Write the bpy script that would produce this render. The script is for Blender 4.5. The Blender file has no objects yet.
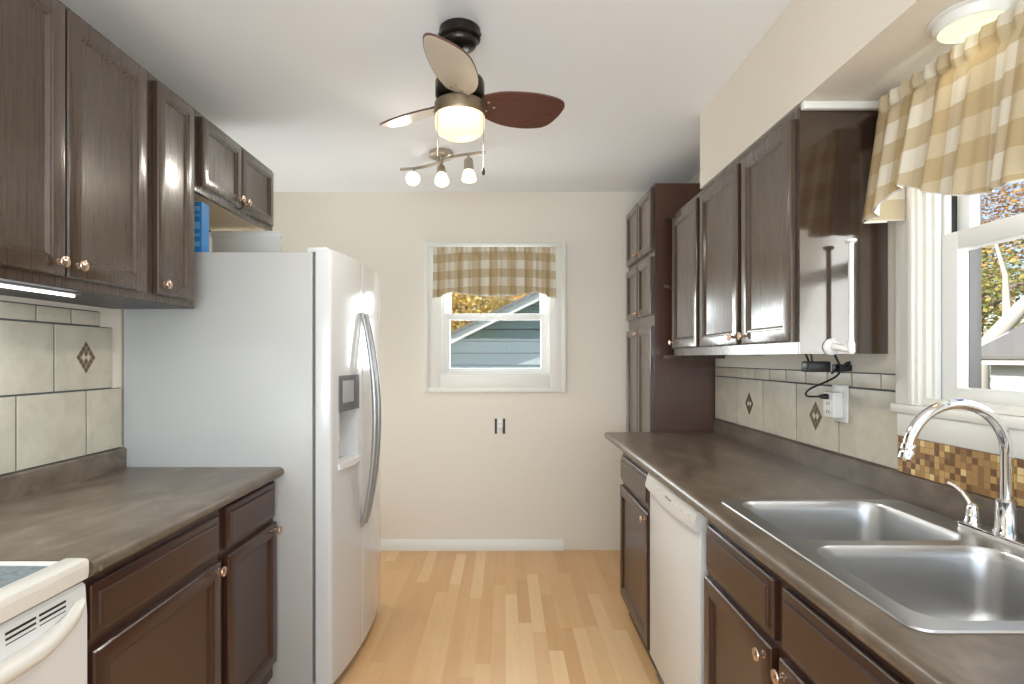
import bpy, bmesh, math, random
from mathutils import Vector, Matrix
random.seed(7)
PI = math.pi
S = bpy.context.scene
COL = S.collection

# ------------------------------------------------------------------ camera
EYE = 1.333
cam = bpy.data.cameras.new('camera')
cam.sensor_width = 36.0
cam.lens = 555.0 / 1024.0 * 36.0
cam.shift_x = 7.0 / 1024.0
cam.shift_y = 16.0 / 1024.0
cam.clip_start = 0.02
camo = bpy.data.objects.new('camera', cam)
camo.location = (0, 0, EYE)
camo.rotation_euler = (PI / 2, 0, 0)
COL.objects.link(camo)
S.camera = camo

# ------------------------------------------------------------------ world, sun, daylight, added fill, exposure
S.view_settings.view_transform = 'Standard'
S.view_settings.look = 'None'
S.view_settings.gamma = 1.0
S.view_settings.use_curve_mapping = False
S.view_settings.exposure = 0.64
S.cycles.use_denoising = True
S.cycles.max_bounces = 10
S.cycles.diffuse_bounces = 6
S.cycles.glossy_bounces = 5
S.cycles.transparent_max_bounces = 16
S.cycles.sample_clamp_indirect = 6.0

W = bpy.data.worlds.new('world')
S.world = W
W.use_nodes = True
wn = W.node_tree.nodes
wn.clear()
sky = wn.new('ShaderNodeTexSky')
sky.sky_type = 'NISHITA'
sky.sun_disc = False
sky.sun_elevation = math.radians(38)
sky.sun_rotation = math.radians(-95)
bg = wn.new('ShaderNodeBackground')
bg.inputs['Strength'].default_value = 0.16
wo = wn.new('ShaderNodeOutputWorld')
W.node_tree.links.new(sky.outputs[0], bg.inputs[0])
W.node_tree.links.new(bg.outputs[0], wo.inputs[0])


def lamp(name, kind, loc, energy, color=(1, 1, 1), target=None, size=None, size_y=None, radius=None, spread=None):
    l = bpy.data.lights.new(name, kind)
    l.energy = energy
    l.color = color
    if size is not None:
        l.shape = 'RECTANGLE'
        l.size = size
        l.size_y = size_y or size
    if radius is not None:
        l.shadow_soft_size = radius
    if spread is not None:
        l.spread = spread
    o = bpy.data.objects.new(name, l)
    o.location = loc
    if target is not None:
        d = Vector(target) - Vector(loc)
        o.rotation_euler = d.to_track_quat('-Z', 'Y').to_euler()
    COL.objects.link(o)
    return o


SUN_DIR = Vector((0.80, 0.37, -0.62))
sun = lamp('sun', 'SUN', (-20, -3, 20), 5.0, (1.0, 0.93, 0.82), target=Vector((-20, -3, 20)) + SUN_DIR)
sun.data.angle = math.radians(0.6)
# added fill lamp behind the camera, tilted up to brighten the ceiling
lamp('rear_fill_lamp', 'AREA', (-0.05, -1.92, 1.25), 112, (0.80, 0.91, 1.0), target=(0.1, -0.95, 3.3), size=3.1, size_y=2.1)
lamp('nook_fill_lamp', 'AREA', (-2.19, 3.35, 1.25), 17, (0.84, 0.93, 1.0), target=(0.2, 3.3, 2.8), size=0.95, size_y=2.0)  # added fill lamp in the closed nook, brightens far ceiling and back wall
# daylight through the two kitchen windows
lamp('daylight_sink_window', 'AREA', (1.80, 0.72, 1.72), 24, (1.0, 0.965, 0.93), target=(-1, 0.9, 2.7), size=1.9, size_y=1.0)
lamp('daylight_back_window', 'AREA', (-0.06, 4.12, 1.6), 13, (0.95, 0.98, 1.0), target=(-0.06, 2, 2.9), size=0.7, size_y=0.8)


# ------------------------------------------------------------------ material helpers
def mat(name, color=(0.5, 0.5, 0.5), rough=0.5, metal=0.0, coat=0.0, coat_rough=0.05, spec=0.5, emit=None, emit_s=0.0):
    m = bpy.data.materials.new(name)
    m.use_nodes = True
    b = m.node_tree.nodes['Principled BSDF']
    b.inputs['Base Color'].default_value = (*color, 1)
    b.inputs['Roughness'].default_value = rough
    b.inputs['Metallic'].default_value = metal
    b.inputs['Coat Weight'].default_value = coat
    b.inputs['Coat Roughness'].default_value = coat_rough
    b.inputs['Specular IOR Level'].default_value = spec
    if emit:
        b.inputs['Emission Color'].default_value = (*emit, 1)
        b.inputs['Emission Strength'].default_value = emit_s
    return m


class NT:
    def __init__(s, m):
        s.m = m
        s.t = m.node_tree
        s.b = s.t.nodes['Principled BSDF']

    def n(s, typ, **kw):
        k = s.t.nodes.new(typ)
        for a, v in kw.items():
            if a in k.inputs:
                k.inputs[a].default_value = v
            else:
                setattr(k, a, v)
        return k

    def l(s, a, b):
        s.t.links.new(a, b)

    def coord(s, scale=(1, 1, 1), swap=None, out='Object'):
        tc = s.n('ShaderNodeTexCoord')
        o = tc.outputs[out]
        if swap:
            sp = s.n('ShaderNodeSeparateXYZ')
            s.l(o, sp.inputs[0])
            cb = s.n('ShaderNodeCombineXYZ')
            for i, a in enumerate(swap):
                if a is not None:
                    s.l(sp.outputs[a], cb.inputs[i])
            o = cb.outputs[0]
        mp = s.n('ShaderNodeMapping')
        mp.inputs['Scale'].default_value = scale
        s.l(o, mp.inputs[0])
        return mp.outputs[0]

    def noise(s, vec, scale, detail=4, rough=0.55, dist=0.0):
        k = s.n('ShaderNodeTexNoise')
        k.inputs['Scale'].default_value = scale
        k.inputs['Detail'].default_value = detail
        k.inputs['Roughness'].default_value = rough
        k.inputs['Distortion'].default_value = dist
        s.l(vec, k.inputs['Vector'])
        return k.outputs['Fac']

    def ramp(s, fac, stops, interp='LINEAR'):
        r = s.n('ShaderNodeValToRGB')
        cr = r.color_ramp
        cr.interpolation = interp
        while len(cr.elements) < len(stops):
            cr.elements.new(0.5)
        for e, (p, c) in zip(cr.elements, stops):
            e.position = p
            e.color = (*c, 1)
        s.l(fac, r.inputs[0])
        return r.outputs[0]

    def mix(s, fac, a, b, typ='MIX'):
        k = s.n('ShaderNodeMix', data_type='RGBA', blend_type=typ)
        for sock, v in ((k.inputs['Factor'], fac), (k.inputs[6], a), (k.inputs[7], b)):
            if isinstance(v, (int, float)):
                sock.default_value = v
            elif isinstance(v, tuple):
                sock.default_value = (*v, 1)
            else:
                s.l(v, sock)
        return k.outputs[2]

    def bump(s, h, strength=0.2, dist=0.01):
        k = s.n('ShaderNodeBump')
        k.inputs['Strength'].default_value = strength
        k.inputs['Distance'].default_value = dist
        s.l(h, k.inputs['Height'])
        s.l(k.outputs[0], s.b.inputs['Normal'])


def wood(name, c0, c1, rough=0.3, coat=0.3, axis='Z', coat_rough=0.12):
    m = mat(name, c0, rough, coat=coat, coat_rough=coat_rough)
    t = NT(m)
    sc = {'Z': (120, 120, 3.5), 'Y': (120, 3.5, 120), 'X': (3.5, 120, 120)}[axis]
    v = t.coord(sc)
    f = t.noise(v, 1.0, 6, 0.6, 0.6)
    t.l(t.ramp(f, [(0.2, c0), (0.85, c1)]), t.b.inputs['Base Color'])
    t.l(t.ramp(f, [(0.2, (rough * 0.85,) * 3), (0.8, (rough * 1.25,) * 3)]), t.b.inputs['Roughness'])
    t.bump(f, 0.03, 0.002)
    return m


def paint(name, c, rough=0.55, bump=0.04, scale=90):
    m = mat(name, c, rough)
    t = NT(m)
    f = t.noise(t.coord(), scale, 3)
    t.l(t.ramp(f, [(0.2, tuple(x * 0.985 for x in c)), (0.8, c)]), t.b.inputs['Base Color'])
    if bump:
        t.bump(f, bump, 0.002)
    return m


M = {}
M['wall'] = paint('cream_wall_paint', (0.80, 0.742, 0.645), 0.6)
M['ceil'] = paint('white_ceiling_paint', (0.87, 0.872, 0.872), 0.7)
M['trim'] = paint('white_trim_paint', (0.82, 0.80, 0.74), 0.35, 0.0)
M['vinyl'] = paint('white_window_vinyl', (0.82, 0.82, 0.80), 0.35, 0.0)
M['espresso'] = wood('espresso_stained_wood', (0.054, 0.033, 0.020), (0.078, 0.048, 0.029), 0.27, 0.65, 'Z', 0.14)
M['espresso_h'] = wood('espresso_stained_wood_horizontal', (0.054, 0.033, 0.020), (0.078, 0.048, 0.029), 0.27, 0.65, 'Y', 0.14)
M['base_wood'] = wood('red_brown_stained_wood', (0.034, 0.0135, 0.0082), (0.064, 0.025, 0.0155), 0.32, 0.24, 'Z', 0.12)
M['base_wood_h'] = wood('red_brown_stained_wood_horizontal', (0.034, 0.0135, 0.0082), (0.064, 0.025, 0.0155), 0.32, 0.28, 'Y', 0.12)
M['gloss_panel'] = wood('glossy_espresso_panel', (0.030, 0.017, 0.011), (0.060, 0.034, 0.022), 0.16, 1.0, 'Z', 0.09)
M['gloss_panel'].node_tree.nodes['Principled BSDF'].inputs['Coat IOR'].default_value = 1.75
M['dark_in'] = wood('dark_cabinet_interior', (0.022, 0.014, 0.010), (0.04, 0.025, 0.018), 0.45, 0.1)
M['red_wood'] = wood('reddish_brown_side_panel', (0.060, 0.024, 0.014), (0.105, 0.045, 0.026), 0.35, 0.2)
M['under'] = paint('dark_underside', (0.020, 0.024, 0.029), 0.4, 0.0)  # even dark tone of the thin sheets under the left cabinets
M['birch'] = wood('unfinished_birch', (0.66, 0.50, 0.30), (0.76, 0.60, 0.39), 0.5, 0.1, 'Y')
M['walnut'] = wood('walnut_blade', (0.075, 0.026, 0.020), (0.14, 0.055, 0.040), 0.3, 0.4, 'X')
M['cream_sheen'] = paint('cream_blade_sheen', (0.60, 0.54, 0.45), 0.3, 0.0)  # bright sheen of two blades, put into the colour
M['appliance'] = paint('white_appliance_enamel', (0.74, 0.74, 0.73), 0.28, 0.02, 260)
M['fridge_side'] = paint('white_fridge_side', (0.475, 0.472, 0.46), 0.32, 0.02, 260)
M['fridge_gloss'] = mat('glossy_white_fridge_door', (0.64, 0.64, 0.64), 0.16, coat=0.5, coat_rough=0.05)
M['bisque'] = paint('warm_white_enamel', (0.79, 0.76, 0.70), 0.25, 0.0)
M['grey_plastic'] = mat('grey_plastic', (0.36, 0.36, 0.36), 0.35)
M['silver_plastic'] = mat('silver_handle', (0.40, 0.40, 0.40), 0.28, 0.6)
M['dark_grey'] = mat('dark_grey_panel', (0.10, 0.10, 0.105), 0.25)
M['black'] = mat('black_plastic', (0.012, 0.012, 0.014), 0.4)
M['gap'] = mat('dark_seal', (0.16, 0.16, 0.16), 0.6)
M['bronze'] = mat('dark_bronze_metal', (0.050, 0.040, 0.033), 0.28, 0.85)
M['warm_bronze'] = mat('antique_bronze_ring', (0.25, 0.19, 0.13), 0.32, 0.8)
M['nickel'] = mat('brushed_nickel', (0.52, 0.46, 0.38), 0.32, 0.95)
M['chrome'] = mat('chrome', (0.86, 0.86, 0.87), 0.07, 1.0)
M['knob'] = mat('antique_copper_knob', (0.64, 0.46, 0.34), 0.24, 0.9)
M['white_plastic'] = mat('white_plastic', (0.80, 0.79, 0.76), 0.35)
M['lamp_glass'] = mat('lit_frosted_glass', (0.9, 0.8, 0.65), 0.4, emit=(1.0, 0.72, 0.40), emit_s=0.62)
M['spot_glass'] = mat('lit_spot_glass', (0.95, 0.9, 0.82), 0.4, emit=(1.0, 0.88, 0.68), emit_s=0.72)
M['bulb'] = mat('lit_bulb', (1, 0.95, 0.85), 0.4, emit=(1.0, 0.90, 0.66), emit_s=2.0)
M['disc'] = mat('lit_disc_diffuser', (0.5, 0.48, 0.4), 0.5, emit=(1.0, 0.93, 0.58), emit_s=0.62)
M['led'] = mat('led_tube', (1, 1, 1), 0.4, emit=(0.92, 0.98, 1.0), emit_s=2.2)
M['grout'] = paint('grey_grout', (0.10, 0.10, 0.11), 0.8, 0.1)
M['blue_card'] = mat('blue_cardboard', (0.04, 0.26, 0.66), 0.4)
M['siding'] = paint('grey_green_siding', (0.27, 0.345, 0.335), 0.6, 0.05)
M['shed_white'] = paint('white_shed_siding', (0.78, 0.77, 0.74), 0.6, 0.05)
M['shingle'] = paint('grey_shingle', (0.20, 0.19, 0.18), 0.9, 0.5, 14)
M['bark'] = paint('grey_bark', (0.22, 0.18, 0.14), 0.9, 0.5, 25)
M['pale_bark'] = paint('pale_bark', (0.52, 0.47, 0.40), 0.85, 0.4, 20)

# stainless
m = mat('brushed_stainless', (0.52, 0.52, 0.52), 0.26, 1.0)
t = NT(m)
f = t.noise(t.coord((40, 40, 40)), 1.0, 2)
t.l(t.ramp(f, [(0.3, (0.30,) * 3), (0.7, (0.35,) * 3)]), t.b.inputs['Roughness'])
m.node_tree.nodes['Principled BSDF'].inputs['Anisotropic'].default_value = 0.3
M['steel'] = m

# countertop laminate
m = mat('mottled_brown_laminate', (0.12, 0.1, 0.08), 0.27)
t = NT(m)
v = t.coord((1.6, 0.8, 1))
f1 = t.noise(v, 8, 7, 0.62, 0.6)
f2 = t.noise(v, 60, 4, 0.6)
c = t.ramp(f1, [(0.28, (0.074, 0.054, 0.038)), (0.5, (0.140, 0.107, 0.078)), (0.72, (0.232, 0.186, 0.142))])
c = t.mix(0.12, c, t.ramp(f2, [(0.3, (0.085, 0.062, 0.046)), (0.7, (0.18, 0.140, 0.108))]))
t.l(c, t.b.inputs['Base Color'])
t.l(t.ramp(f1, [(0.2, (0.27,) * 3), (0.8, (0.31,) * 3)]), t.b.inputs['Roughness'])
M['laminate'] = m

# beige ceramic tile
m = mat('beige_ceramic_tile', (0.55, 0.48, 0.37), 0.32)
t = NT(m)
f = t.noise(t.coord(), 12, 6, 0.65, 0.4)
f2 = t.noise(t.coord(), 3.2, 3)
c = t.ramp(f, [(0.25, (0.43, 0.385, 0.30)), (0.55, (0.56, 0.515, 0.425)), (0.8, (0.64, 0.60, 0.51))])
c = t.mix(0.25, c, t.ramp(f2, [(0.3, (0.55, 0.52, 0.45)), (0.7, (0.60, 0.50, 0.35))]))
t.l(c, t.b.inputs['Base Color'])
M['tile'] = m
M['inlay'] = paint('bronze_glass_inlay', (0.14, 0.09, 0.05), 0.2, 0.0)

# mosaic of small brown and gold squares
m = mat('gold_brown_mosaic', (0.4, 0.25, 0.1), 0.25)
t = NT(m)
v = t.coord((1, 1, 1), swap=(1, 2, None))
fl = t.n('ShaderNodeVectorMath', operation='SCALE')
t.l(v, fl.inputs[0])
fl.inputs['Scale'].default_value = 1 / 0.0178
fo = t.n('ShaderNodeVectorMath', operation='FLOOR')
t.l(fl.outputs[0], fo.inputs[0])
wnz = t.n('ShaderNodeTexWhiteNoise')
t.l(fo.outputs[0], wnz.inputs['Vector'])
fr = t.n('ShaderNodeVectorMath', operation='FRACTION')
t.l(fl.outputs[0], fr.inputs[0])
sp = t.n('ShaderNodeSeparateXYZ')
t.l(fr.outputs[0], sp.inputs[0])


def edge(o):
    a = t.n('ShaderNodeMath', operation='SUBTRACT')
    t.l(o, a.inputs[0])
    a.inputs[1].default_value = 0.5
    b = t.n('ShaderNodeMath', operation='ABSOLUTE')
    t.l(a.outputs[0], b.inputs[0])
    return b.outputs[0]


mx = t.n('ShaderNodeMath', operation='MAXIMUM')
t.l(edge(sp.outputs[0]), mx.inputs[0])
t.l(edge(sp.outputs[1]), mx.inputs[1])
gt = t.n('ShaderNodeMath', operation='GREATER_THAN')
t.l(mx.outputs[0], gt.inputs[0])
gt.inputs[1].default_value = 0.465
c = t.ramp(wnz.outputs['Value'], [(0.0, (0.16, 0.08, 0.03)), (0.2, (0.27, 0.14, 0.05)), (0.42, (0.40, 0.225, 0.08)), (0.65, (0.55, 0.34, 0.13)), (0.83, (0.78, 0.58, 0.26))], 'CONSTANT')
c = t.mix(gt.outputs[0], c, (0.26, 0.16, 0.08))
t.l(c, t.b.inputs['Base Color'])
M['mosaic'] = m

# laminate plank floor, boards run away from the camera
m = mat('maple_plank_floor', (0.7, 0.5, 0.3), 0.30)
t = NT(m)
tc = t.n('ShaderNodeTexCoord')
sp = t.n('ShaderNodeSeparateXYZ')
t.l(tc.outputs['Object'], sp.inputs[0])


def mth(op, a, b=None):
    k = t.n('ShaderNodeMath', operation=op)
    for i, x in enumerate((a, b)):
        if x is None:
            continue
        if isinstance(x, (int, float)):
            k.inputs[i].default_value = x
        else:
            t.l(x, k.inputs[i])
    return k.outputs[0]


def white(a, b, seed):
    cb = t.n('ShaderNodeCombineXYZ')
    for i, x in enumerate((a, b)):
        if isinstance(x, (int, float)):
            cb.inputs[i].default_value = x
        else:
            t.l(x, cb.inputs[i])
    cb.inputs[2].default_value = seed
    k = t.n('ShaderNodeTexWhiteNoise')
    t.l(cb.outputs[0], k.inputs['Vector'])
    return k.outputs['Value']


rowf = mth('DIVIDE', sp.outputs[0], 0.066)
row = mth('FLOOR', rowf)
ln = mth('ADD', mth('MULTIPLY', white(row, 0, 1.5), 0.35), 0.42)
ky = mth('ADD', mth('DIVIDE', sp.outputs[1], ln), mth('MULTIPLY', white(row, 0, 2.5), 9.0))
brd = mth('FLOOR', ky)
tone = white(row, brd, 3.5)
c = t.ramp(tone, [(0.0, (0.58, 0.315, 0.130)), (0.45, (0.68, 0.405, 0.185)), (0.74, (0.72, 0.45, 0.22)), (0.80, (0.77, 0.53, 0.285)), (1.0, (0.83, 0.59, 0.34))])
ex_ = mth('GREATER_THAN', mth('ABSOLUTE', mth('SUBTRACT', mth('FRACT', rowf), 0.5)), 0.488)
c = t.mix(mth('MULTIPLY', ex_, 0.45), c, (0.45, 0.25, 0.11))
g = t.noise(t.coord((26, 1.6, 1)), 1.0, 5, 0.6, 0.8)
c = t.mix(0.34, c, t.ramp(g, [(0.25, (0.62, 0.36, 0.165)), (0.55, (0.71, 0.45, 0.225)), (0.85, (0.78, 0.54, 0.30))]))
t.l(c, t.b.inputs['Base Color'])
M['floor'] = m

# buffalo check cloth, pattern follows the cloth's own UVs (metres)
m = mat('tan_check_cloth', (0.6, 0.5, 0.35), 0.85)
t = NT(m)
tc = t.n('ShaderNodeTexCoord')
sp = t.n('ShaderNodeSeparateXYZ')
t.l(tc.outputs['UV'], sp.inputs[0])


def stripes(o, period):
    a = t.n('ShaderNodeMath', operation='DIVIDE')
    t.l(o, a.inputs[0])
    a.inputs[1].default_value = period
    b = t.n('ShaderNodeMath', operation='FRACT')
    t.l(a.outputs[0], b.inputs[0])
    g_ = t.n('ShaderNodeMath', operation='GREATER_THAN')
    t.l(b.outputs[0], g_.inputs[0])
    g_.inputs[1].default_value = 0.5
    return g_.outputs[0]


sm = t.n('ShaderNodeMath', operation='ADD')
t.l(stripes(sp.outputs[0], 0.125), sm.inputs[0])
t.l(stripes(sp.outputs[1], 0.118), sm.inputs[1])
hf = t.n('ShaderNodeMath', operation='MULTIPLY')
t.l(sm.outputs[0], hf.inputs[0])
hf.inputs[1].default_value = 0.5
c = t.ramp(hf.outputs[0], [(0.0, (0.86, 0.80, 0.68)), (0.33, (0.64, 0.52, 0.33)), (0.8, (0.52, 0.375, 0.185))], 'CONSTANT')
wv = t.noise(t.coord((1, 1, 1), out='UV'), 700, 2)
c = t.mix(0.18, c, t.ramp(wv, [(0.3, (0.4, 0.33, 0.22)), (0.7, (0.8, 0.72, 0.58))]))
t.l(c, t.b.inputs['Base Color'])
tr = t.n('ShaderNodeBsdfTranslucent')
t.l(c, tr.inputs['Color'])
ms = t.n('ShaderNodeMixShader')
ms.inputs[0].default_value = 0.22
t.l(t.b.outputs[0], ms.inputs[1])
t.l(tr.outputs[0], ms.inputs[2])
t.l(ms.outputs[0], t.t.nodes['Material Output'].inputs['Surface'])
M['check'] = m
M['lining'] = mat('white_lining_cloth', (0.78, 0.77, 0.73), 0.8)

# window glass: clear with a faint reflection
m = bpy.data.materials.new('window_glass')
m.use_nodes = True
nt = m.node_tree
nt.nodes.clear()
tr = nt.nodes.new('ShaderNodeBsdfTransparent')
tr.inputs[0].default_value = (0.97, 0.985, 0.98, 1)
gl = nt.nodes.new('ShaderNodeBsdfGlossy')
gl.inputs['Roughness'].default_value = 0.02
lw = nt.nodes.new('ShaderNodeLayerWeight')
lw.inputs['Blend'].default_value = 0.5
pw = nt.nodes.new('ShaderNodeMath')
pw.operation = 'POWER'
pw.inputs[1].default_value = 4.0
nt.links.new(lw.outputs['Facing'], pw.inputs[0])
fz = nt.nodes.new('ShaderNodeMath')
fz.operation = 'MULTIPLY_ADD'
fz.inputs[1].default_value = 0.4
fz.inputs[2].default_value = 0.02
nt.links.new(pw.outputs[0], fz.inputs[0])
mm = nt.nodes.new('ShaderNodeMixShader')
oo = nt.nodes.new('ShaderNodeOutputMaterial')
nt.links.new(fz.outputs[0], mm.inputs[0])
nt.links.new(tr.outputs[0], mm.inputs[1])
nt.links.new(gl.outputs[0], mm.inputs[2])
nt.links.new(mm.outputs[0], oo.inputs[0])
M['glass'] = m

# cooktop glass with a bluish speckle
m = mat('blue_grey_ceramic_cooktop', (0.16, 0.21, 0.24), 0.12)
t = NT(m)
f = t.noise(t.coord(), 45, 5, 0.7)
t.l(t.ramp(f, [(0.3, (0.11, 0.155, 0.185)), (0.7, (0.22, 0.275, 0.30))]), t.b.inputs['Base Color'])
M['cooktop'] = m

# grass
m = mat('lawn', (0.12, 0.16, 0.05), 0.9)
t = NT(m)
f = t.noise(t.coord(), 3, 8, 0.7)
t.l(t.ramp(f, [(0.3, (0.10, 0.13, 0.04)), (0.7, (0.30, 0.24, 0.09))]), t.b.inputs['Base Color'])
M['lawn'] = m


def leaf_mat(name, stops):
    m = mat(name, (0.5, 0.4, 0.1), 0.7)
    t = NT(m)
    g = t.n('ShaderNodeNewGeometry')
    c = t.ramp(g.outputs['Random Per Island'], stops, 'LINEAR')
    t.l(c, t.b.inputs['Base Color'])
    tr = t.n('ShaderNodeBsdfTranslucent')
    t.l(c, tr.inputs['Color'])
    ms = t.n('ShaderNodeMixShader')
    ms.inputs[0].default_value = 0.5
    t.l(t.b.outputs[0], ms.inputs[1])
    t.l(tr.outputs[0], ms.inputs[2])
    t.l(ms.outputs[0], t.t.nodes['Material Output'].inputs['Surface'])
    return m


M['leaf_yellow'] = leaf_mat('yellow_autumn_leaves', [(0, (0.70, 0.42, 0.06)), (0.3, (0.97, 0.74, 0.18)), (0.85, (0.98, 0.86, 0.38)), (1, (0.50, 0.50, 0.12))])
M['leaf_rust'] = leaf_mat('rust_autumn_leaves', [(0, (0.36, 0.17, 0.07)), (0.5, (0.62, 0.36, 0.15)), (0.8, (0.72, 0.50, 0.24)), (1, (0.40, 0.34, 0.12))])
M['leaf_green'] = leaf_mat('green_gold_leaves', [(0, (0.16, 0.22, 0.07)), (0.4, (0.38, 0.40, 0.12)), (0.7, (0.70, 0.54, 0.18)), (1, (0.74, 0.46, 0.20))])


# ------------------------------------------------------------------ mesh helpers
class MB:
    """collects shapes in world coordinates and links them as ONE mesh object"""

    def __init__(s):
        s.bm = bmesh.new()
        s.uv = None

    def box(s, x0, x1, y0, y1, z0, z1, bev=0.0, seg=2):
        r = bmesh.ops.create_cube(s.bm, size=1.0)
        vs = r['verts']
        cx, cy, cz = (x0 + x1) / 2, (y0 + y1) / 2, (z0 + z1) / 2
        for v in vs:
            v.co = Vector((cx + v.co.x * abs(x1 - x0), cy + v.co.y * abs(y1 - y0), cz + v.co.z * abs(z1 - z0)))
        if bev > 0:
            es = list({e for v in vs for e in v.link_edges})
            bmesh.ops.bevel(s.bm, geom=es, offset=bev, segments=seg, affect='EDGES', profile=0.5)
        return s

    def loop(s, pts):
        return [s.bm.verts.new(p) for p in pts]

    def bridge(s, a, b, closed=True):
        n = len(a)
        for i in range(n if closed else n - 1):
            j = (i + 1) % n
            try:
                s.bm.faces.new((a[i], a[j], b[j], b[i]))
            except ValueError:
                pass

    def cap(s, a):
        try:
            s.bm.faces.new(a)
        except ValueError:
            pass

    def rings(s, loops, cap0=True, cap1=True):
        L = [s.loop(p) for p in loops]
        for a, b in zip(L, L[1:]):
            s.bridge(a, b)
        if cap0:
            s.cap(L[0])
        if cap1:
            s.cap(L[-1])
        return s

    def prism(s, poly, axis, a, b):
        """poly: 2D points in the two other axes (order xyz), extruded along axis from a to b"""
        def P(p, h):
            if axis == 'x':
                return (h, p[0], p[1])
            if axis == 'y':
                return (p[0], h, p[1])
            return (p[0], p[1], h)
        return s.rings([[P(p, a) for p in poly], [P(p, b) for p in poly]])

    def lathe(s, prof, origin, axis=(0, 0, 1), seg=24, cap0=True, cap1=True):
        ax = Vector(axis).normalized()
        q = Vector((0, 0, 1)).rotation_difference(ax)
        o = Vector(origin)
        loops = []
        for r, h in prof:
            r = max(r, 0.0003)
            loops.append([o + q @ Vector((r * math.cos(2 * PI * i / seg), r * math.sin(2 * PI * i / seg), h)) for i in range(seg)])
        return s.rings(loops, cap0, cap1)

    def cyl(s, p0, p1, r0, r1=None, seg=16):
        p0, p1 = Vector(p0), Vector(p1)
        return s.lathe([(r0, 0), (r0 if r1 is None else r1, (p1 - p0).length)], p0, p1 - p0, seg)

    def tube(s, pts, r, seg=12, flat=None):
        pts = [Vector(p) for p in pts]
        n = len(pts)
        rs = r if isinstance(r, (list, tuple)) else [r] * n
        loops = []
        up = None
        for i, p in enumerate(pts):
            d = (pts[min(i + 1, n - 1)] - pts[max(i - 1, 0)]).normalized()
            if up is None:
                up = Vector((0, 0, 1)) if abs(d.z) < 0.9 else Vector((0, 1, 0))
            side = d.cross(up).normalized()
            up = side.cross(d).normalized()
            loops.append([p + (side * math.cos(2 * PI * k / seg) + up * math.sin(2 * PI * k / seg) * (flat or 1.0)) * rs[i] for k in range(seg)])
        return s.rings(loops)

    def grid(s, P, uvs=None):
        """P[i][j] points -> quads; uvs[i][j] optional"""
        V = [[s.bm.verts.new(p) for p in row] for row in P]
        if uvs and s.uv is None:
            s.uv = s.bm.loops.layers.uv.new('UVMap')
        for i in range(len(V) - 1):
            for j in range(len(V[0]) - 1):
                f = s.bm.faces.new((V[i][j], V[i + 1][j], V[i + 1][j + 1], V[i][j + 1]))
                if uvs:
                    for lp, (a, b) in zip(f.loops, ((i, j), (i + 1, j), (i + 1, j + 1), (i, j + 1))):
                        lp[s.uv].uv = uvs[a][b]
        return s

    def fill(s, loops):
        """flat face with holes; returns vertex loops"""
        L = [s.loop(p) for p in loops]
        es = []
        for l in L:
            for i in range(len(l)):
                es.append(s.bm.edges.new((l[i], l[(i + 1) % len(l)])))
        bmesh.ops.triangle_fill(s.bm, use_beauty=True, edges=es)
        return L

    def build(s, name, material, parent=None, origin=None, smooth=40, recalc=True, **props):
        bm = s.bm
        if recalc:
            bmesh.ops.recalc_face_normals(bm, faces=bm.faces[:])
        if parent is not None:
            org = parent.get('_o')
            org = Vector(org)
        elif origin is not None:
            org = Vector(origin)
        else:
            mn = [min(v.co[i] for v in bm.verts) for i in range(3)]
            mx_ = [max(v.co[i] for v in bm.verts) for i in range(3)]
            org = Vector(((mn[0] + mx_[0]) / 2, (mn[1] + mx_[1]) / 2, mn[2]))
        for v in bm.verts:
            v.co -= org
        me = bpy.data.meshes.new(name)
        bm.to_mesh(me)
        bm.free()
        me.materials.append(material)
        if smooth:
            for p in me.polygons:
                p.use_smooth = True
            try:
                me.set_sharp_from_angle(angle=math.radians(smooth))
            except Exception:
                pass
        o = bpy.data.objects.new(name, me)
        COL.objects.link(o)
        o['_o'] = list(org)
        if parent is not None:
            o.parent = parent
        else:
            o.location = org
        for k, v in props.items():
            o[k] = v
        return o


def thing(name, label, cat, loc, group=None):
    o = bpy.data.objects.new(name, None)
    o.empty_display_size = 0.05
    COL.objects.link(o)
    o.location = loc
    o['_o'] = list(loc)
    o['label'] = label
    o['category'] = cat
    if group:
        o['group'] = group
    return o


def tag(o, label, cat, group=None):
    o['label'] = label
    o['category'] = cat
    if group:
        o['group'] = group
    return o


def struct(o):
    o['kind'] = 'structure'
    return o


def rrect(x0, x1, y0, y1, r, n=6):
    """rounded rectangle, counter-clockwise 2D points"""
    out = []
    for cx, cy, a0 in ((x1 - r, y1 - r, 0), (x0 + r, y1 - r, 90), (x0 + r, y0 + r, 180), (x1 - r, y0 + r, 270)):
        for k in range(n + 1):
            a = math.radians(a0 + 90 * k / n)
            out.append((cx + r * math.cos(a), cy + r * math.sin(a)))
    return out


def rect_rings(mb, xf, s, y0, y1, z0, z1, prof):
    """panel facing s*X; prof = list of (inset, height in front of xf)"""
    loops = []
    for ins, h in prof:
        x = xf + s * h
        loops.append([(x, y0 + ins, z0 + ins), (x, y1 - ins, z0 + ins), (x, y1 - ins, z1 - ins), (x, y0 + ins, z1 - ins)])
    mb.rings(loops)


def rail_door(name, xb, s, y0, y1, z0, z1, parent, th=0.021, fw=0.052, material=None):
    mb = MB()
    rect_rings(mb, xb, s, y0, y1, z0, z1, [
        (0, 0.001), (0, th - 0.005), (0.003, th - 0.001), (0.006, th), (fw - 0.010, th), (fw - 0.007, th - 0.003),
        (fw - 0.003, th - 0.003), (fw + 0.004, th - 0.011), (fw + 0.007, th - 0.0115)])
    return mb.build(name, material or M['espresso'], parent, smooth=25)


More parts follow.
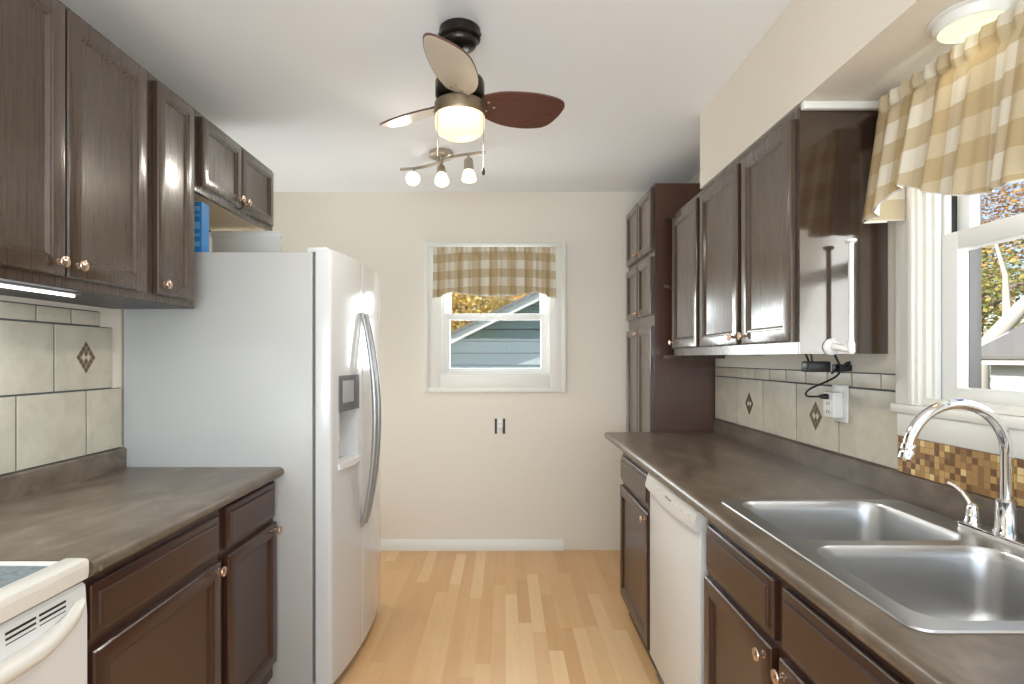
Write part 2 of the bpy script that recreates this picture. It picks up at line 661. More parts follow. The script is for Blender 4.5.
def drawer_front(xb, s, y0, y1, z0, z1, parent, th=0.021, name='drawer_front'):
    mb = MB()
    rect_rings(mb, xb, s, y0, y1, z0, z1, [
        (0, 0.001), (0, th - 0.011), (0.003, th - 0.008), (0.018, th - 0.006), (0.021, th - 0.001), (0.023, th), (0.03, th)])
    return mb.build(name, M['base_wood_h'], parent, smooth=25)


def knob(x, y, z, s, parent, r=0.0155):
    mb = MB()
    mb.lathe([(0.0085, 0.0), (0.0085, 0.002), (0.0055, 0.004), (0.005, 0.012), (0.009, 0.015), (r * 0.93, 0.0165), (r, 0.019), (r * 0.93, 0.0215),
              (r * 0.72, 0.0222), (r * 0.66, 0.0215), (r * 0.3, 0.0235), (0.0005, 0.0245)], (x, y, z), (s, 0, 0), 20)
    return mb.build('knob', M['knob'], parent)


# ------------------------------------------------------------------ room shell
XL, XR, YB, ZC = -1.495, 1.205, 3.853, 2.4855
WT = 0.14
# plan of the house: kitchen, hall nook and the dining end
FOOT = [(-4.2, -2.1), (4.6, -2.1), (4.6, 0.29), (XR + WT, 0.29), (XR + WT, YB + WT), (-2.2 - WT, YB + WT), (-2.2 - WT, 2.70), (XL - WT, 2.70), (XL - WT, 0.04), (-4.2, 0.04)]
# window openings
BW = dict(x0=-0.457, x1=0.323, z0=1.215, z1=2.06)     # back wall
RW = dict(y0=0.78, y1=1.60, z0=1.20, z1=2.02)         # right wall, over the sink

mb = MB().prism(FOOT, 'z', -0.12, 0.0)
struct(mb.build('floor', M['floor']))
mb = MB().prism(FOOT, 'z', ZC, ZC + 0.12)
struct(mb.build('ceiling', M['ceil']))

mb = MB()
mb.box(-2.2, BW['x0'], YB, YB + WT, 0, ZC)
mb.box(BW['x1'], XR + WT, YB, YB + WT, 0, ZC)
mb.box(BW['x0'], BW['x1'], YB, YB + WT, 0, BW['z0'])
mb.box(BW['x0'], BW['x1'], YB, YB + WT, BW['z1'], ZC)
struct(mb.build('wall_back', M['wall'], smooth=0))

mb = MB()
mb.box(XR, XR + WT, 0.15, RW['y0'], 0, ZC)
mb.box(XR, XR + WT, RW['y1'], YB, 0, ZC)
mb.box(XR, XR + WT, RW['y0'], RW['y1'], 0, RW['z0'])
mb.box(XR, XR + WT, RW['y0'], RW['y1'], RW['z1'], ZC)
struct(mb.build('wall_right', M['wall'], smooth=0))

mb = MB()
mb.box(XL - WT, XL, -0.1, 2.84, 0, ZC)          # wall behind the left counter and the refrigerator
mb.box(-2.2, XL - WT, 2.70, 2.84, 0, ZC)        # it steps back past the refrigerator
mb.box(-2.2 - WT, -2.2, 2.70, YB + WT, 0, ZC)
struct(mb.build('wall_left', M['wall'], smooth=0))

# dining end of the room behind the camera
mb = MB()
mb.box(-4.2, -1.6, -2.1, -1.95, 0, ZC)
mb.box(3.5, 4.6, -2.1, -1.95, 0, ZC)
mb.box(-1.6, 3.5, -2.1, -1.95, 2.30, ZC)
mb.box(-1.6, 3.5, -2.1, -1.95, 0, 0.15)
struct(mb.build('wall_rear', M['wall'], smooth=0))
mb = MB()
mb.box(-4.2, XL - WT, -0.1, 0.04, 0, ZC)
mb.box(-4.2, -4.06, -1.95, -0.1, 0, ZC)
struct(mb.build('wall_dining_left', M['wall'], smooth=0))
mb = MB()
mb.box(XR + WT, 4.6, 0.15, 0.29, 0, ZC)
mb.box(4.46, 4.6, -1.95, 0.15, 0, ZC)
struct(mb.build('wall_dining_right', M['wall'], smooth=0))

# soffit above the right cabinets and the sink
XS = 0.925
mb = MB().box(XS, XR - 0.001, 0.16, 2.633, 2.135, ZC - 0.001)
struct(mb.build('trim_1', M['wall'], smooth=0))
# quarter round strip under the soffit, along the end of the cabinet and wall
mb = MB().box(XS + 0.002, XR - 0.005, 1.722, 1.744, 2.108, 2.134, 0.006)
mb.box(XR - 0.03, XR - 0.003, 0.3, 1.722, 2.117, 2.134, 0.006)
struct(mb.build('trim_2', M['trim']))

# baseboard
mb = MB().prism([(YB - 0.014, 0.0), (YB - 0.001, 0.0), (YB - 0.001, 0.076), (YB - 0.006, 0.076), (YB - 0.014, 0.066)], 'x', -2.1, 0.405)
struct(mb.build('baseboard_back', M['trim']))


# ------------------------------------------------------------------ windows
def ring_box(mb, fn, a0, a1, z0, z1, w, d0, d1, bev=0.0):
    """rectangular frame of width w inside a0..a1 x z0..z1; fn maps (a0,a1,d0,d1,z0,z1) to mb.box"""
    fn(mb, a0, a0 + w, d0, d1, z0, z1, bev)
    fn(mb, a1 - w, a1, d0, d1, z0, z1, bev)
    fn(mb, a0 + w, a1 - w, d0, d1, z0, z0 + w, bev)
    fn(mb, a0 + w, a1 - w, d0, d1, z1 - w, z1, bev)


def fb(mb, a0, a1, d0, d1, z0, z1, bev):      # back wall: a = x, d = y measured outward from YB
    mb.box(a0, a1, YB + d0, YB + d1, z0, z1, bev)


def fr_(mb, a0, a1, d0, d1, z0, z1, bev):     # right wall: a = y, d = x measured outward from XR
    mb.box(XR + d0, XR + d1, a0, a1, z0, z1, bev)


# back window: picture-frame casing
mb = MB()
ring_box(mb, fb, -0.562, 0.4235, 1.097, 2.131, 0.03, -0.026, -0.001, 0.004)
ring_box(mb, fb, -0.533, 0.394, 1.126, 2.102, 0.085, -0.016, -0.001, 0.003)
ring_box(mb, fb, BW['x0'] - 0.004, BW['x1'] + 0.004, BW['z0'] - 0.01, BW['z1'] + 0.004, 0.022, -0.012, WT, 0.0)
w1 = struct(mb.build('window_1', M['trim'], smooth=25))
mb = MB()   # vinyl side tracks
fb(mb, BW['x0'] + 0.017, BW['x0'] + 0.035, 0.03, 0.12, BW['z0'], BW['z1'], 0.002)
fb(mb, BW['x1'] - 0.035, BW['x1'] - 0.017, 0.03, 0.12, BW['z0'], BW['z1'], 0.002)
struct(mb.build('window_track', M['vinyl'], w1))
ZM = 1.625
mb = MB()
x0, x1 = BW['x0'] + 0.034, BW['x1'] - 0.034
for a0, a1, z0, z1 in ((x0, x0 + 0.038, 1.226, ZM + 0.02), (x1 - 0.038, x1, 1.226, ZM + 0.02), (x0 + 0.038, x1 - 0.038, 1.226, 1.262), (x0 + 0.038, x1 - 0.038, ZM - 0.022, ZM + 0.02)):
    fb(mb, a0, a1, 0.035, 0.065, z0, z1, 0.004)
fb(mb, x0 + 0.05, x1 - 0.05, 0.030, 0.036, ZM - 0.028, ZM - 0.020, 0)
struct(mb.build('window_sash', M['vinyl'], w1))
mb = MB()
for a0, a1, z0, z1 in ((x0, x0 + 0.04, ZM - 0.02, 2.04), (x1 - 0.04, x1, ZM - 0.02, 2.04), (x0 + 0.04, x1 - 0.04, 2.0, 2.04), (x0 + 0.04, x1 - 0.04, ZM - 0.02, ZM + 0.018)):
    fb(mb, a0, a1, 0.075, 0.105, z0, z1, 0.004)
struct(mb.build('window_sash', M['vinyl'], w1))
mb = MB()
fb(mb, x0 + 0.03, x1 - 0.03, 0.060, 0.063, 1.25, ZM - 0.01, 0)
struct(mb.build('window_pane', M['glass'], w1))
mb = MB()
fb(mb, x0 + 0.03, x1 - 0.03, 0.088, 0.092, ZM, 2.03, 0)
struct(mb.build('window_pane', M['glass'], w1))

# sink window in the right wall
mb = MB()
Y0, Y1 = RW['y0'], RW['y1']
for a0, a1 in ((Y1 - 0.004, 1.688), (0.69, Y0 + 0.004)):
    fr_(mb, a0, a1, -0.018, -0.001, 1.196, 2.118, 0.002)
fr_(mb, 1.608, 1.628, -0.027, -0.001, 1.196, 2.118, 0.003)
fr_(mb, 0.752, 0.772, -0.027, -0.001, 1.196, 2.118, 0.003)
fr_(mb, 0.69, 1.688, -0.018, -0.001, RW['z1'] - 0.004, 2.117, 0.002)
ring_box(mb, fr_, Y0 - 0.002, Y1 + 0.002, RW['z0'] - 0.002, RW['z1'] + 0.002, 0.02, -0.004, WT)
w2 = struct(mb.build('window_2', M['trim'], smooth=25))
mb = MB()
fr_(mb, 0.68, 1.702, -0.026, 0.06, 1.168, 1.196, 0.005)
struct(mb.build('window_sill', M['trim'], w2))
mb = MB()
fr_(mb, 0.69, 1.688, -0.014, -0.001, 1.099, 1.168, 0.003)
struct(mb.build('window_apron', M['trim'], w2))
ZM2 = 1.655
mb = MB()
for k in range(2):   # stepped side tracks
    fr_(mb, Y1 - 0.022 - 0.008 * (k + 1), Y1 - 0.018, 0.012 + 0.022 * k, 0.03 + 0.022 * k, 1.215, 2.0, 0.001)
    fr_(mb, Y0 + 0.018, Y0 + 0.022 + 0.008 * (k + 1), 0.012 + 0.022 * k, 0.03 + 0.022 * k, 1.215, 2.0, 0.001)
struct(mb.build('window_track', M['vinyl'], w2))
M['grey_liner'] = mat('grey_jamb_liner', (0.075, 0.075, 0.078), 0.5)  # dark grey strips lining the outer jamb
mb = MB()
fr_(mb, Y1 - 0.036, Y1 - 0.0185, 0.104, WT - 0.002, 1.219, 2.0, 0)
fr_(mb, Y1 - 0.023, Y1 - 0.0185, 0.064, 0.104, 1.219, 2.0, 0)
fr_(mb, Y0 + 0.0185, Y0 + 0.036, 0.104, WT - 0.002, 1.219, 2.0, 0)
struct(mb.build('jamb_liner', M['grey_liner'], w2))
a0_, a1_ = Y0 + 0.03, Y1 - 0.03
mb = MB()
for a0, a1, z0, z1 in ((a0_, a0_ + 0.055, 1.217, ZM2 + 0.025), (a1_ - 0.055, a1_, 1.217, ZM2 + 0.025), (a0_ + 0.055, a1_ - 0.055, 1.217, 1.252), (a0_ + 0.055, a1_ - 0.055, ZM2 - 0.025, ZM2 + 0.025)):
    fr_(mb, a0, a1, 0.03, 0.0615, z0, z1, 0.003)
struct(mb.build('window_sash', M['vinyl'], w2))
mb = MB()
for a0, a1, z0, z1 in ((a0_, a0_ + 0.045, ZM2 - 0.02, 2.0), (a1_ - 0.045, a1_, ZM2 - 0.02, 2.0), (a0_ + 0.045, a1_ - 0.045, 1.955, 2.0), (a0_ + 0.045, a1_ - 0.045, ZM2 - 0.02, ZM2 + 0.025)):
    fr_(mb, a0, a1, 0.072, 0.102, z0, z1, 0.004)
struct(mb.build('window_sash', M['vinyl'], w2))
mb = MB()
fr_(mb, a0_ + 0.04, a1_ - 0.04, 0.0575, 0.0605, 1.24, ZM2 - 0.01, 0)
struct(mb.build('window_pane', M['glass'], w2))
mb = MB()
fr_(mb, a0_ + 0.03, a1_ - 0.03, 0.086, 0.090, ZM2, 1.97, 0)
struct(mb.build('window_pane', M['glass'], w2))


# ------------------------------------------------------------------ cabinets
def cab_body(name, parent, x0, x1, y0, y1, z0, z1, front, rec=0.02, toe=None, material=None, side_th=0.016):
    """carcass with sides, top, back, recessed bottom and a full face frame board; front = +1 faces +x"""
    mb = MB()
    xf0, xf1 = (x1 - 0.02, x1) if front > 0 else (x0, x0 + 0.02)
    xb0, xb1 = (x0, x1 - 0.0195) if front > 0 else (x0 + 0.0195, x1)
    zt = z0 if toe is None else z0 + toe
    mb.box(xf0, xf1, y0, y1, zt, z1)
    mb.box(xb0, xb1, y0, y0 + side_th, zt, z1)
    mb.box(xb0, xb1, y1 - side_th, y1, zt, z1)
    mb.box(xb0, xb1, y0 + side_th, y1 - side_th, z1 - 0.016, z1)
    mb.box(xb0, xb1, y0 + side_th, y1 - side_th, zt + rec, zt + rec + 0.016)
    return mb.build(name, material or M['espresso'], parent, smooth=0)


# --- left wall cabinets (faces at x = -1.18)
FL = -1.18
g = 'dark wall cabinets along the left wall'
c = thing('wall_cabinet', 'large two-door dark brown wall cabinet nearest the camera on the left, over the lit tube', 'cabinet', (-1.33, 1.48, 1.522), g)
cab_body('cabinet_box', c, XL + 0.002, FL, 1.10, 1.835, 1.522, 2.28, 1, rec=0.006)
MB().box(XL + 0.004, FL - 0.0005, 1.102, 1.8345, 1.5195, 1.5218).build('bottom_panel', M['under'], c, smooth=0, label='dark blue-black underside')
d = rail_door('door', FL, 1, 1.13, 1.467, 1.548, 2.262, c)
knob(FL + 0.021, 1.440, 1.583, 1, d)
d = rail_door('door', FL, 1, 1.475, 1.800, 1.548, 2.262, c)
knob(FL + 0.021, 1.505, 1.583, 1, d)

c = thing('wall_cabinet', 'narrow single-door dark brown wall cabinet beside the white refrigerator, on the left', 'cabinet', (-1.33, 1.97, 1.522), g)
cab_body('cabinet_box', c, XL + 0.002, FL, 1.836, 2.106, 1.522, 2.28, 1, rec=0.006)
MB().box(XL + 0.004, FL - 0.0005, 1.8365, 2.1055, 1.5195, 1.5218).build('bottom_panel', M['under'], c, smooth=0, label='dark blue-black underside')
d = rail_door('door', FL, 1, 1.858, 2.075, 1.548, 2.262, c, fw=0.045)
knob(FL + 0.021, 1.886, 1.583, 1, d)

c = thing('wall_cabinet', 'short two-door dark brown cabinet with pale underside above the refrigerator', 'cabinet', (-1.33, 2.46, 1.97), g)
cab_body('cabinet_box', c, XL + 0.002, FL, 2.108, 2.817, 1.97, 2.28, 1, rec=0.024)
mb = MB().box(XL + 0.02, FL - 0.021, 2.125, 2.80, 1.9725, 1.9935)
mb.build('bottom_panel', M['birch'], c, smooth=0, label='pale unfinished wood underside')
d = rail_door('door', FL, 1, 2.135, 2.446, 1.993, 2.262, c, fw=0.045)
knob(FL + 0.021, 2.424, 2.028, 1, d)
d = rail_door('door', FL, 1, 2.456, 2.785, 1.993, 2.262, c, fw=0.045)
knob(FL + 0.021, 2.480, 2.028, 1, d)

# --- left base cabinets
FB = -0.900
g = 'dark base cabinets under the left counter'
c = thing('base_cabinet', 'wide dark brown base cabinet with drawer, next to the white range', 'cabinet', (-1.19, 1.47, 0), g)
cab_body('cabinet_box', c, XL + 0.002, FB, 1.172, 1.742, 0, 0.872, 1, toe=0.10, material=M['base_wood'])
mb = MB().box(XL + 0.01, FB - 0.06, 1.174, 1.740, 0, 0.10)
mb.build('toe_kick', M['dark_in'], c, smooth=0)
drawer_front(FB, 1, 1.190, 1.722, 0.728, 0.845, c)
d = rail_door('door', FB, 1, 1.190, 1.722, 0.165, 0.702, c, material=M['base_wood'])
knob(FB + 0.021, 1.698, 0.680, 1, d)
c = thing('base_cabinet', 'narrow dark brown base cabinet with drawer, against the side of the refrigerator', 'cabinet', (-1.19, 1.95, 0), g)
cab_body('cabinet_box', c, XL + 0.002, FB, 1.744, 2.150, 0, 0.872, 1, toe=0.10, material=M['base_wood'])
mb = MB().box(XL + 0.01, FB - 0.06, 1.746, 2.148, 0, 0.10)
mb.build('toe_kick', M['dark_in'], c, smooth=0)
drawer_front(FB, 1, 1.768, 2.142, 0.722, 0.857, c)
d = rail_door('door', FB, 1, 1.768, 2.142, 0.165, 0.702, c, material=M['base_wood'])
knob(FB + 0.021, 2.122, 0.675, 1, d)

# --- right wall cabinets (faces at x = 0.925)
FR = XS
g = 'dark wall cabinets along the right wall'
c = thing('wall_cabinet', 'long two-door dark brown wall cabinet with glossy end panel, left of the sink window', 'cabinet', (1.06, 2.18, 1.346), g)
cab_body('cabinet_box', c, FR, XR - 0.002, 1.749, 2.605, 1.346, 2.120, -1)
mb = MB().box(FR + 0.001, XR - 0.002, 1.744, 1.7485, 1.346, 2.118)
mb.build('end_panel', M['gloss_panel'], c, smooth=0, label='glossy dark end panel')
d = rail_door('door', FR, -1, 1.764, 2.128, 1.384, 2.092, c)
knob(FR - 0.021, 2.098, 1.416, -1, d)
d = rail_door('door', FR, -1, 2.165, 2.585, 1.384, 2.092, c)
knob(FR - 0.021, 2.195, 1.416, -1, d)
c = thing('wall_cabinet', 'single-door dark brown wall cabinet just past the end of the soffit, on the right', 'cabinet', (1.06, 2.81, 1.346), g)
cab_body('cabinet_box', c, FR, XR - 0.002, 2.607, 3.03, 1.346, 2.120, -1)
d = rail_door('door', FR, -1, 2.625, 3.012, 1.384, 2.092, c)
knob(FR - 0.021, 2.985, 1.416, -1, d)

# open end shelf between the wall cabinets and the pantry
c = thing('corner_shelf', 'dark open end shelf with rounded boards beside the tall pantry', 'shelf', (1.06, 3.10, 1.33))


def shelf_board(mb, z):
    pts = [(XR - 0.004, 3.033), (XR - 0.004, 3.165)]
    n = 10
    for k in range(n + 1):
        a = PI / 2 * k / n
        pts.append((1.06 - 0.190 * math.sin(a), 3.033 + 0.132 * math.cos(a)))
    mb.prism(pts, 'z', z, z + 0.017)


for z in (1.330, 1.715, 2.095):
    mb = MB()
    shelf_board(mb, z)
    mb.build('shelf_board', M['espresso'], c, smooth=30)
mb = MB().box(XR - 0.012, XR - 0.003, 3.033, 3.165, 1.347, 2.095)
mb.build('back_panel', M['dark_in'], c, smooth=0)

# --- pantry
c = thing('pantry_cabinet', 'tall dark brown six-door pantry cabinet in the far right corner', 'cabinet', (1.03, 3.51, 0))
PX = 0.858
cab_body('cabinet_box', c, PX, XR - 0.002, 3.179, 3.846, 0, 2.334, -1, toe=0.0)
mb = MB().box(PX + 0.001, XR - 0.003, 3.1745, 3.1785, 0.0, 2.333)
mb.build('side_panel', M['red_wood'], c, smooth=0, label='reddish brown side panel')
for z0, z1, kz in ((1.958, 2.318, 1.985), (1.586, 1.918, 1.612), (0.12, 1.517, 1.488)):
    d = rail_door('door', PX, -1, 3.192, 3.506, z0, z1, c, fw=0.045)
    knob(PX - 0.021, 3.486, kz, -1, d, 0.013)
    d = rail_door('door', PX, -1, 3.514, 3.830, z0, z1, c, fw=0.045)
    knob(PX - 0.021, 3.536, kz, -1, d, 0.013)

# --- right base cabinets
FRB = 0.614
g = 'dark base cabinets under the right counter'
c = thing('base_cabinet', 'dark brown base cabinet with one door and drawer, beyond the white dishwasher', 'cabinet', (0.9, 2.59, 0), g)
cab_body('cabinet_box', c, FRB, XR - 0.002, 2.300, 2.885, 0, 0.872, -1, toe=0.10, material=M['base_wood'])
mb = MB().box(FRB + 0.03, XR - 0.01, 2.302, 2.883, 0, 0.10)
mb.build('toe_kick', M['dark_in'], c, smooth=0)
drawer_front(FRB, -1, 2.318, 2.868, 0.702, 0.832, c)
d = rail_door('door', FRB, -1, 2.318, 2.868, 0.115, 0.680, c, material=M['base_wood'])
knob(FRB - 0.021, 2.345, 0.652, -1, d)
c = thing('sink_base_cabinet', 'dark brown double base cabinet under the steel sink', 'cabinet', (0.9, 1.14, 0), g)
mb = MB()
mb.box(FRB, FRB + 0.02, 0.615, 1.680, 0.10, 0.872)
mb.box(FRB + 0.02, XR - 0.002, 0.615, 0.631, 0.10, 0.872)
mb.box(FRB + 0.02, XR - 0.002, 1.664, 1.680, 0.10, 0.872)
mb.box(FRB + 0.02, XR - 0.002, 0.631, 1.664, 0.10, 0.116)
mb.build('cabinet_box', M['base_wood'], c, smooth=0)
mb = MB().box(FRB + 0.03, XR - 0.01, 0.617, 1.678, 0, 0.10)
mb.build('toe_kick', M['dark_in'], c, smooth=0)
drawer_front(FRB, -1, 1.243, 1.658, 0.700, 0.835, c)
d = rail_door('door', FRB, -1, 1.243, 1.658, 0.115, 0.683, c, material=M['base_wood'])
knob(FRB - 0.021, 1.270, 0.655, -1, d)
drawer_front(FRB, -1, 0.700, 1.206, 0.700, 0.835, c)
d = rail_door('door', FRB, -1, 0.700, 1.206, 0.115, 0.683, c, material=M['base_wood'])
knob(FRB - 0.021, 1.180, 0.655, -1, d)


# ------------------------------------------------------------------ counters
ZT = 0.909


def nose(xe, s, xin, th=0.036):
    """front edge profile (x,z): rounded nose at xe, s = direction from nose to wall"""
    pts = [(xin, ZT), (xe + s * 0.020, ZT)]
    for k in range(1, 9):
        a = PI * k / 8
        r = th / 2
        pts.append((xe + s * (0.018 - 0.018 * math.sin(a)), ZT - r + r * math.cos(a)))
    pts.append((xin, ZT - th))
    return pts


# left
mb = MB()
mb.prism(nose(-0.858, -1, XL + 0.024), 'y', 1.162, 2.1565)
c_left = thing('countertop', 'mottled brown laminate countertop between the range and the refrigerator', 'countertop', (-1.18, 1.66, 0.873))
mb.build('counter_slab', M['laminate'], c_left, smooth=30)
mb = MB().prism([(XL + 0.004, 0.873), (XL + 0.024, 0.873), (XL + 0.024, 0.980), (XL + 0.020, 0.985), (XL + 0.004, 0.985)], 'y', 1.162, 2.1565)
mb.build('splash_lip', M['laminate'], c_left, smooth=30)
mb = MB().cyl((-0.8585, 1.176, 0.888), (-0.8565, 1.176, 0.888), 0.006, seg=12)
mb.build('screw_cap', M['nickel'], c_left)

# right, with the cut-out for the sink
SX0, SX1, SY0, SY1 = 0.632, 1.168, 0.853, 1.648
mb = MB()
XI = SX0 + 0.016
mb.prism(nose(0.567, 1, XI), 'y', 0.60, 3.170)
mb.box(XI, 1.187, SY1 - 0.016, 3.170, ZT - 0.036, ZT)
mb.box(XI, 1.187, 0.60, SY0 + 0.016, ZT - 0.036, ZT)
mb.box(SX1 - 0.012, 1.187, SY0 + 0.016, SY1 - 0.016, ZT - 0.036, ZT)
c_right = thing('countertop', 'long mottled brown laminate countertop holding the steel sink', 'countertop', (0.88, 1.9, 0.873))
mb.build('counter_slab', M['laminate'], c_right, smooth=30)
mb = MB().prism([(1.203, 0.873), (1.187, 0.873), (1.187, 0.983), (1.191, 0.988), (1.203, 0.988)], 'y', 0.60, 3.170)
mb.build('splash_lip', M['laminate'], c_right, smooth=30)

# ------------------------------------------------------------------ sink
c = thing('kitchen_sink', 'double-bowl stainless steel sink set into the right counter', 'sink', (0.9, 1.25, ZT))
mb = MB()
zr = ZT + 0.005
outer = [(x, y, zr) for x, y in rrect(SX0 + 0.006, SX1 - 0.006, SY0 + 0.006, SY1 - 0.006, 0.028)]
b1 = rrect(0.672, 1.082, 1.274, 1.622, 0.060, 8)
b2 = rrect(0.672, 1.082, 0.885, 1.240, 0.060, 8)
L = mb.fill([outer, [(x, y, zr) for x, y in b1], [(x, y, zr) for x, y in b2]])
rim = mb.loop([(x, y, ZT + 0.0045) for x, y in rrect(SX0 + 0.002, SX1 - 0.002, SY0 + 0.002, SY1 - 0.002, 0.031)])
rim2 = mb.loop([(x, y, ZT + 0.0008) for x, y in rrect(SX0, SX1, SY0, SY1, 0.033)])
mb.bridge(L[0], rim)
mb.bridge(rim, rim2)
mb.build('sink_deck', M['steel'], c, smooth=30)


def bowl(x0, x1, y0, y1):
    mb = MB()
    loops = []
    for ins, dz, r in ((0, 0.005, 0.060), (0.002, 0.002, 0.058), (0.005, -0.004, 0.056), (0.008, -0.02, 0.055), (0.016, -0.12, 0.052), (0.022, -0.155, 0.055),
                       (0.036, -0.172, 0.06), (0.06, -0.178, 0.06), (0.10, -0.180, 0.05)):
        loops.append([(x, y, ZT + dz) for x, y in rrect(x0 + ins, x1 - ins, y0 + ins, y1 - ins, r, 8)])
    mb.rings(loops, cap0=False)
    o = mb.build('sink_bowl', M['steel'], c, smooth=60)
    cx, cy = (x0 + x1) / 2, (y0 + y1) / 2
    mb = MB().lathe([(0.045, 0.0), (0.045, 0.003), (0.036, 0.004), (0.030, 0.001), (0.0005, 0.001)], (cx, cy, ZT - 0.1795), seg=24)
    mb.build('drain', M['chrome'], o)


bowl(0.672, 1.082, 1.274, 1.622)
bowl(0.672, 1.082, 0.885, 1.240)

# faucet
FX, FY = 1.150, 1.272
zf = ZT + 0.0055
c = thing('faucet', 'chrome high-arc faucet with side lever on the sink deck', 'faucet', (FX, FY, zf))
mb = MB()
lo = [(0, 0.0), (0, 0.009), (0.003, 0.012), (0.008, 0.013)]
mb.rings([[(x, y, zf + h) for x, y in rrect(FX - 0.026 + i, FX + 0.026 - i, 1.125 + i, 1.395 - i, 0.022 - i * 0.5)] for i, h in lo])
mb.build('base_plate', M['chrome'], c, smooth=35)
mb = MB().lathe([(0.0255, 0.012), (0.0255, 0.02), (0.022, 0.026), (0.020, 0.085), (0.0205, 0.090), (0.016, 0.094), (0.013, 0.096)], (FX, FY, zf), seg=28)
mb.build('spout_base', M['chrome'], c)
R = 0.113
zt_ = 1.115
pts = [(FX, FY, zf + 0.09), (FX, FY, 1.05)]
for k in range(0, 21):
    a = PI * k / 20 * 0.95
    pts.append((FX - R + R * math.cos(a), FY, zt_ + R * math.sin(a)))
mb = MB().tube(pts, 0.0122, 18)
mb.build('spout', M['chrome'], c)
ex = Vector(pts[-1])
dr = (ex - Vector(pts[-2])).normalized()
mb = MB().lathe([(0.0135, -0.004), (0.0145, 0.0), (0.0145, 0.010), (0.0125, 0.012), (0.0135, 0.014), (0.0150, 0.018), (0.0150, 0.030), (0.0130, 0.032), (0.0125, 0.028)], ex, dr, 22)
mb.build('aerator', M['chrome'], c)


def lever(y):
    mb = MB()
    mb.lathe([(0.0205, 0.012), (0.0205, 0.018), (0.018, 0.022), (0.0155, 0.045), (0.013, 0.056), (0.008, 0.062), (0.0005, 0.064)], (FX, y, zf), seg=24)
    sg = 1 if y > FY else -1
    mb.tube([(FX, y, zf + 0.045), (FX - 0.002, y + sg * 0.010, zf + 0.066), (FX - 0.006, y + sg * 0.024, zf + 0.084), (FX - 0.014, y + sg * 0.040, zf + 0.097), (FX - 0.022, y + sg * 0.052, zf + 0.102)],
            [0.012, 0.0095, 0.0075, 0.0065, 0.0055], 12, 0.7)
    mb.build('lever_handle', M['chrome'], c)


lever(1.362)
lever(1.170)

# ------------------------------------------------------------------ tile backsplashes
def tiles(name, label, xw, s, rows, grout_spans, inlays):
    """rows: (z0, z1, [joint ys]); wall plane xw, s = direction into the room"""
    o = thing(name, label, 'backsplash', (xw, sum(rows[0][2][::len(rows[0][2]) - 1]) / 2, rows[0][0]))
    mb = MB()
    for y0, y1, z0, z1 in grout_spans:
        mb.box(xw + s * 0.001, xw + s * 0.006, y0, y1, z0, z1)
    mb.build('grout', M['grout'], o, smooth=0)
    mb = MB()
    for z0, z1, ys in rows:
        for a, b in zip(ys, ys[1:]):
            rect_rings(mb, xw, s, a + 0.0032, b - 0.0032, z0 + 0.0032, z1 - 0.0032, [(0, 0.003), (0, 0.0085), (0.0012, 0.0095), (0.004, 0.0098)])
    mb.build('tiles', M['tile'], o, smooth=25)
    for yc, zc, q in inlays:
        mb = MB()
        h = q * 0.46
        for i in range(4):
            for j in range(4):
                if (i, j) in ((1, 2), (2, 1)):
                    continue
                u, v = (i - 1.5), (j - 1.5)
                cy, cz = yc + (u - v) * 0.0112, zc + (u + v) * 0.0145
                a, b = 0.0094, 0.0122
                x0_, x1_ = xw + s * 0.0085, xw + s * 0.0112
                mb.rings([[(x0_, cy - a, cz), (x0_, cy, cz - b), (x0_, cy + a, cz), (x0_, cy, cz + b)], [(x1_, cy - a, cz), (x1_, cy, cz - b), (x1_, cy + a, cz), (x1_, cy, cz + b)]])
        mb.build('diamond_inlay', M['inlay'], o, smooth=0, label='small brown diamond of glass chips')
    return o


tiles('tile_backsplash', 'beige tile backsplash lit by the tube, on the left wall', XL, 1,
      [(0.986, 1.219, [1.162, 1.408, 1.688, 1.971, 2.150]),
       (1.219, 1.448, [1.162, 1.275, 1.552, 1.830, 2.104]),
       (1.448, 1.503, [1.162, 1.335, 1.476, 1.618, 1.760, 1.902, 2.040])],
      [(1.162, 2.150, 0.986, 1.2185), (1.162, 2.100, 1.2185, 1.4475), (1.162, 2.038, 1.4475, 1.503)],
      [(1.967, 1.335, 1.0), (1.413, 1.335, 1.0)])
tiles('tile_backsplash', 'beige tile backsplash under the right wall cabinets, with the outlet', XR, -1,
      [(0.990, 1.231, [1.688, 1.989, 2.279, 2.572, 2.862, 3.160]),
       (1.231, 1.284, [1.692, 1.767, 1.914, 2.061, 2.208, 2.363, 2.509, 2.654, 2.811, 2.959, 3.160])],
      [(1.692, 3.160, 0.990, 1.284)],
      [(2.715, 1.110, 0.4), (2.135, 1.110, 0.4)])
mb = MB().box(XR - 0.0105, XR - 0.001, 0.62, 1.685, 0.990, 1.098)
tag(mb.build('mosaic_backsplash', M['mosaic'], smooth=0), 'small gold and brown mosaic backsplash below the sink window', 'backsplash')

# ------------------------------------------------------------------ refrigerator
c = thing('refrigerator', 'white side-by-side refrigerator with grey curved handles', 'refrigerator', (-1.1, 2.58, 0))
RY0, RY1, RXB = 2.160, 3.030, -0.745
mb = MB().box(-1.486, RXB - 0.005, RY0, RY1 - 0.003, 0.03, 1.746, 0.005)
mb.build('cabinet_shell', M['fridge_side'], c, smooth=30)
mb = MB().box(RXB - 0.006, RXB + 0.010, RY0 + 0.012, RY1 - 0.015, 0.07, 1.738)
mb.build('door_gasket', M['gap'], c, smooth=0)


def bow(y):
    tt = (y - (RY0 + RY1) / 2) / ((RY1 - RY0) / 2)
    return -0.678 + 0.040 * (1 - abs(tt) ** 2.2)


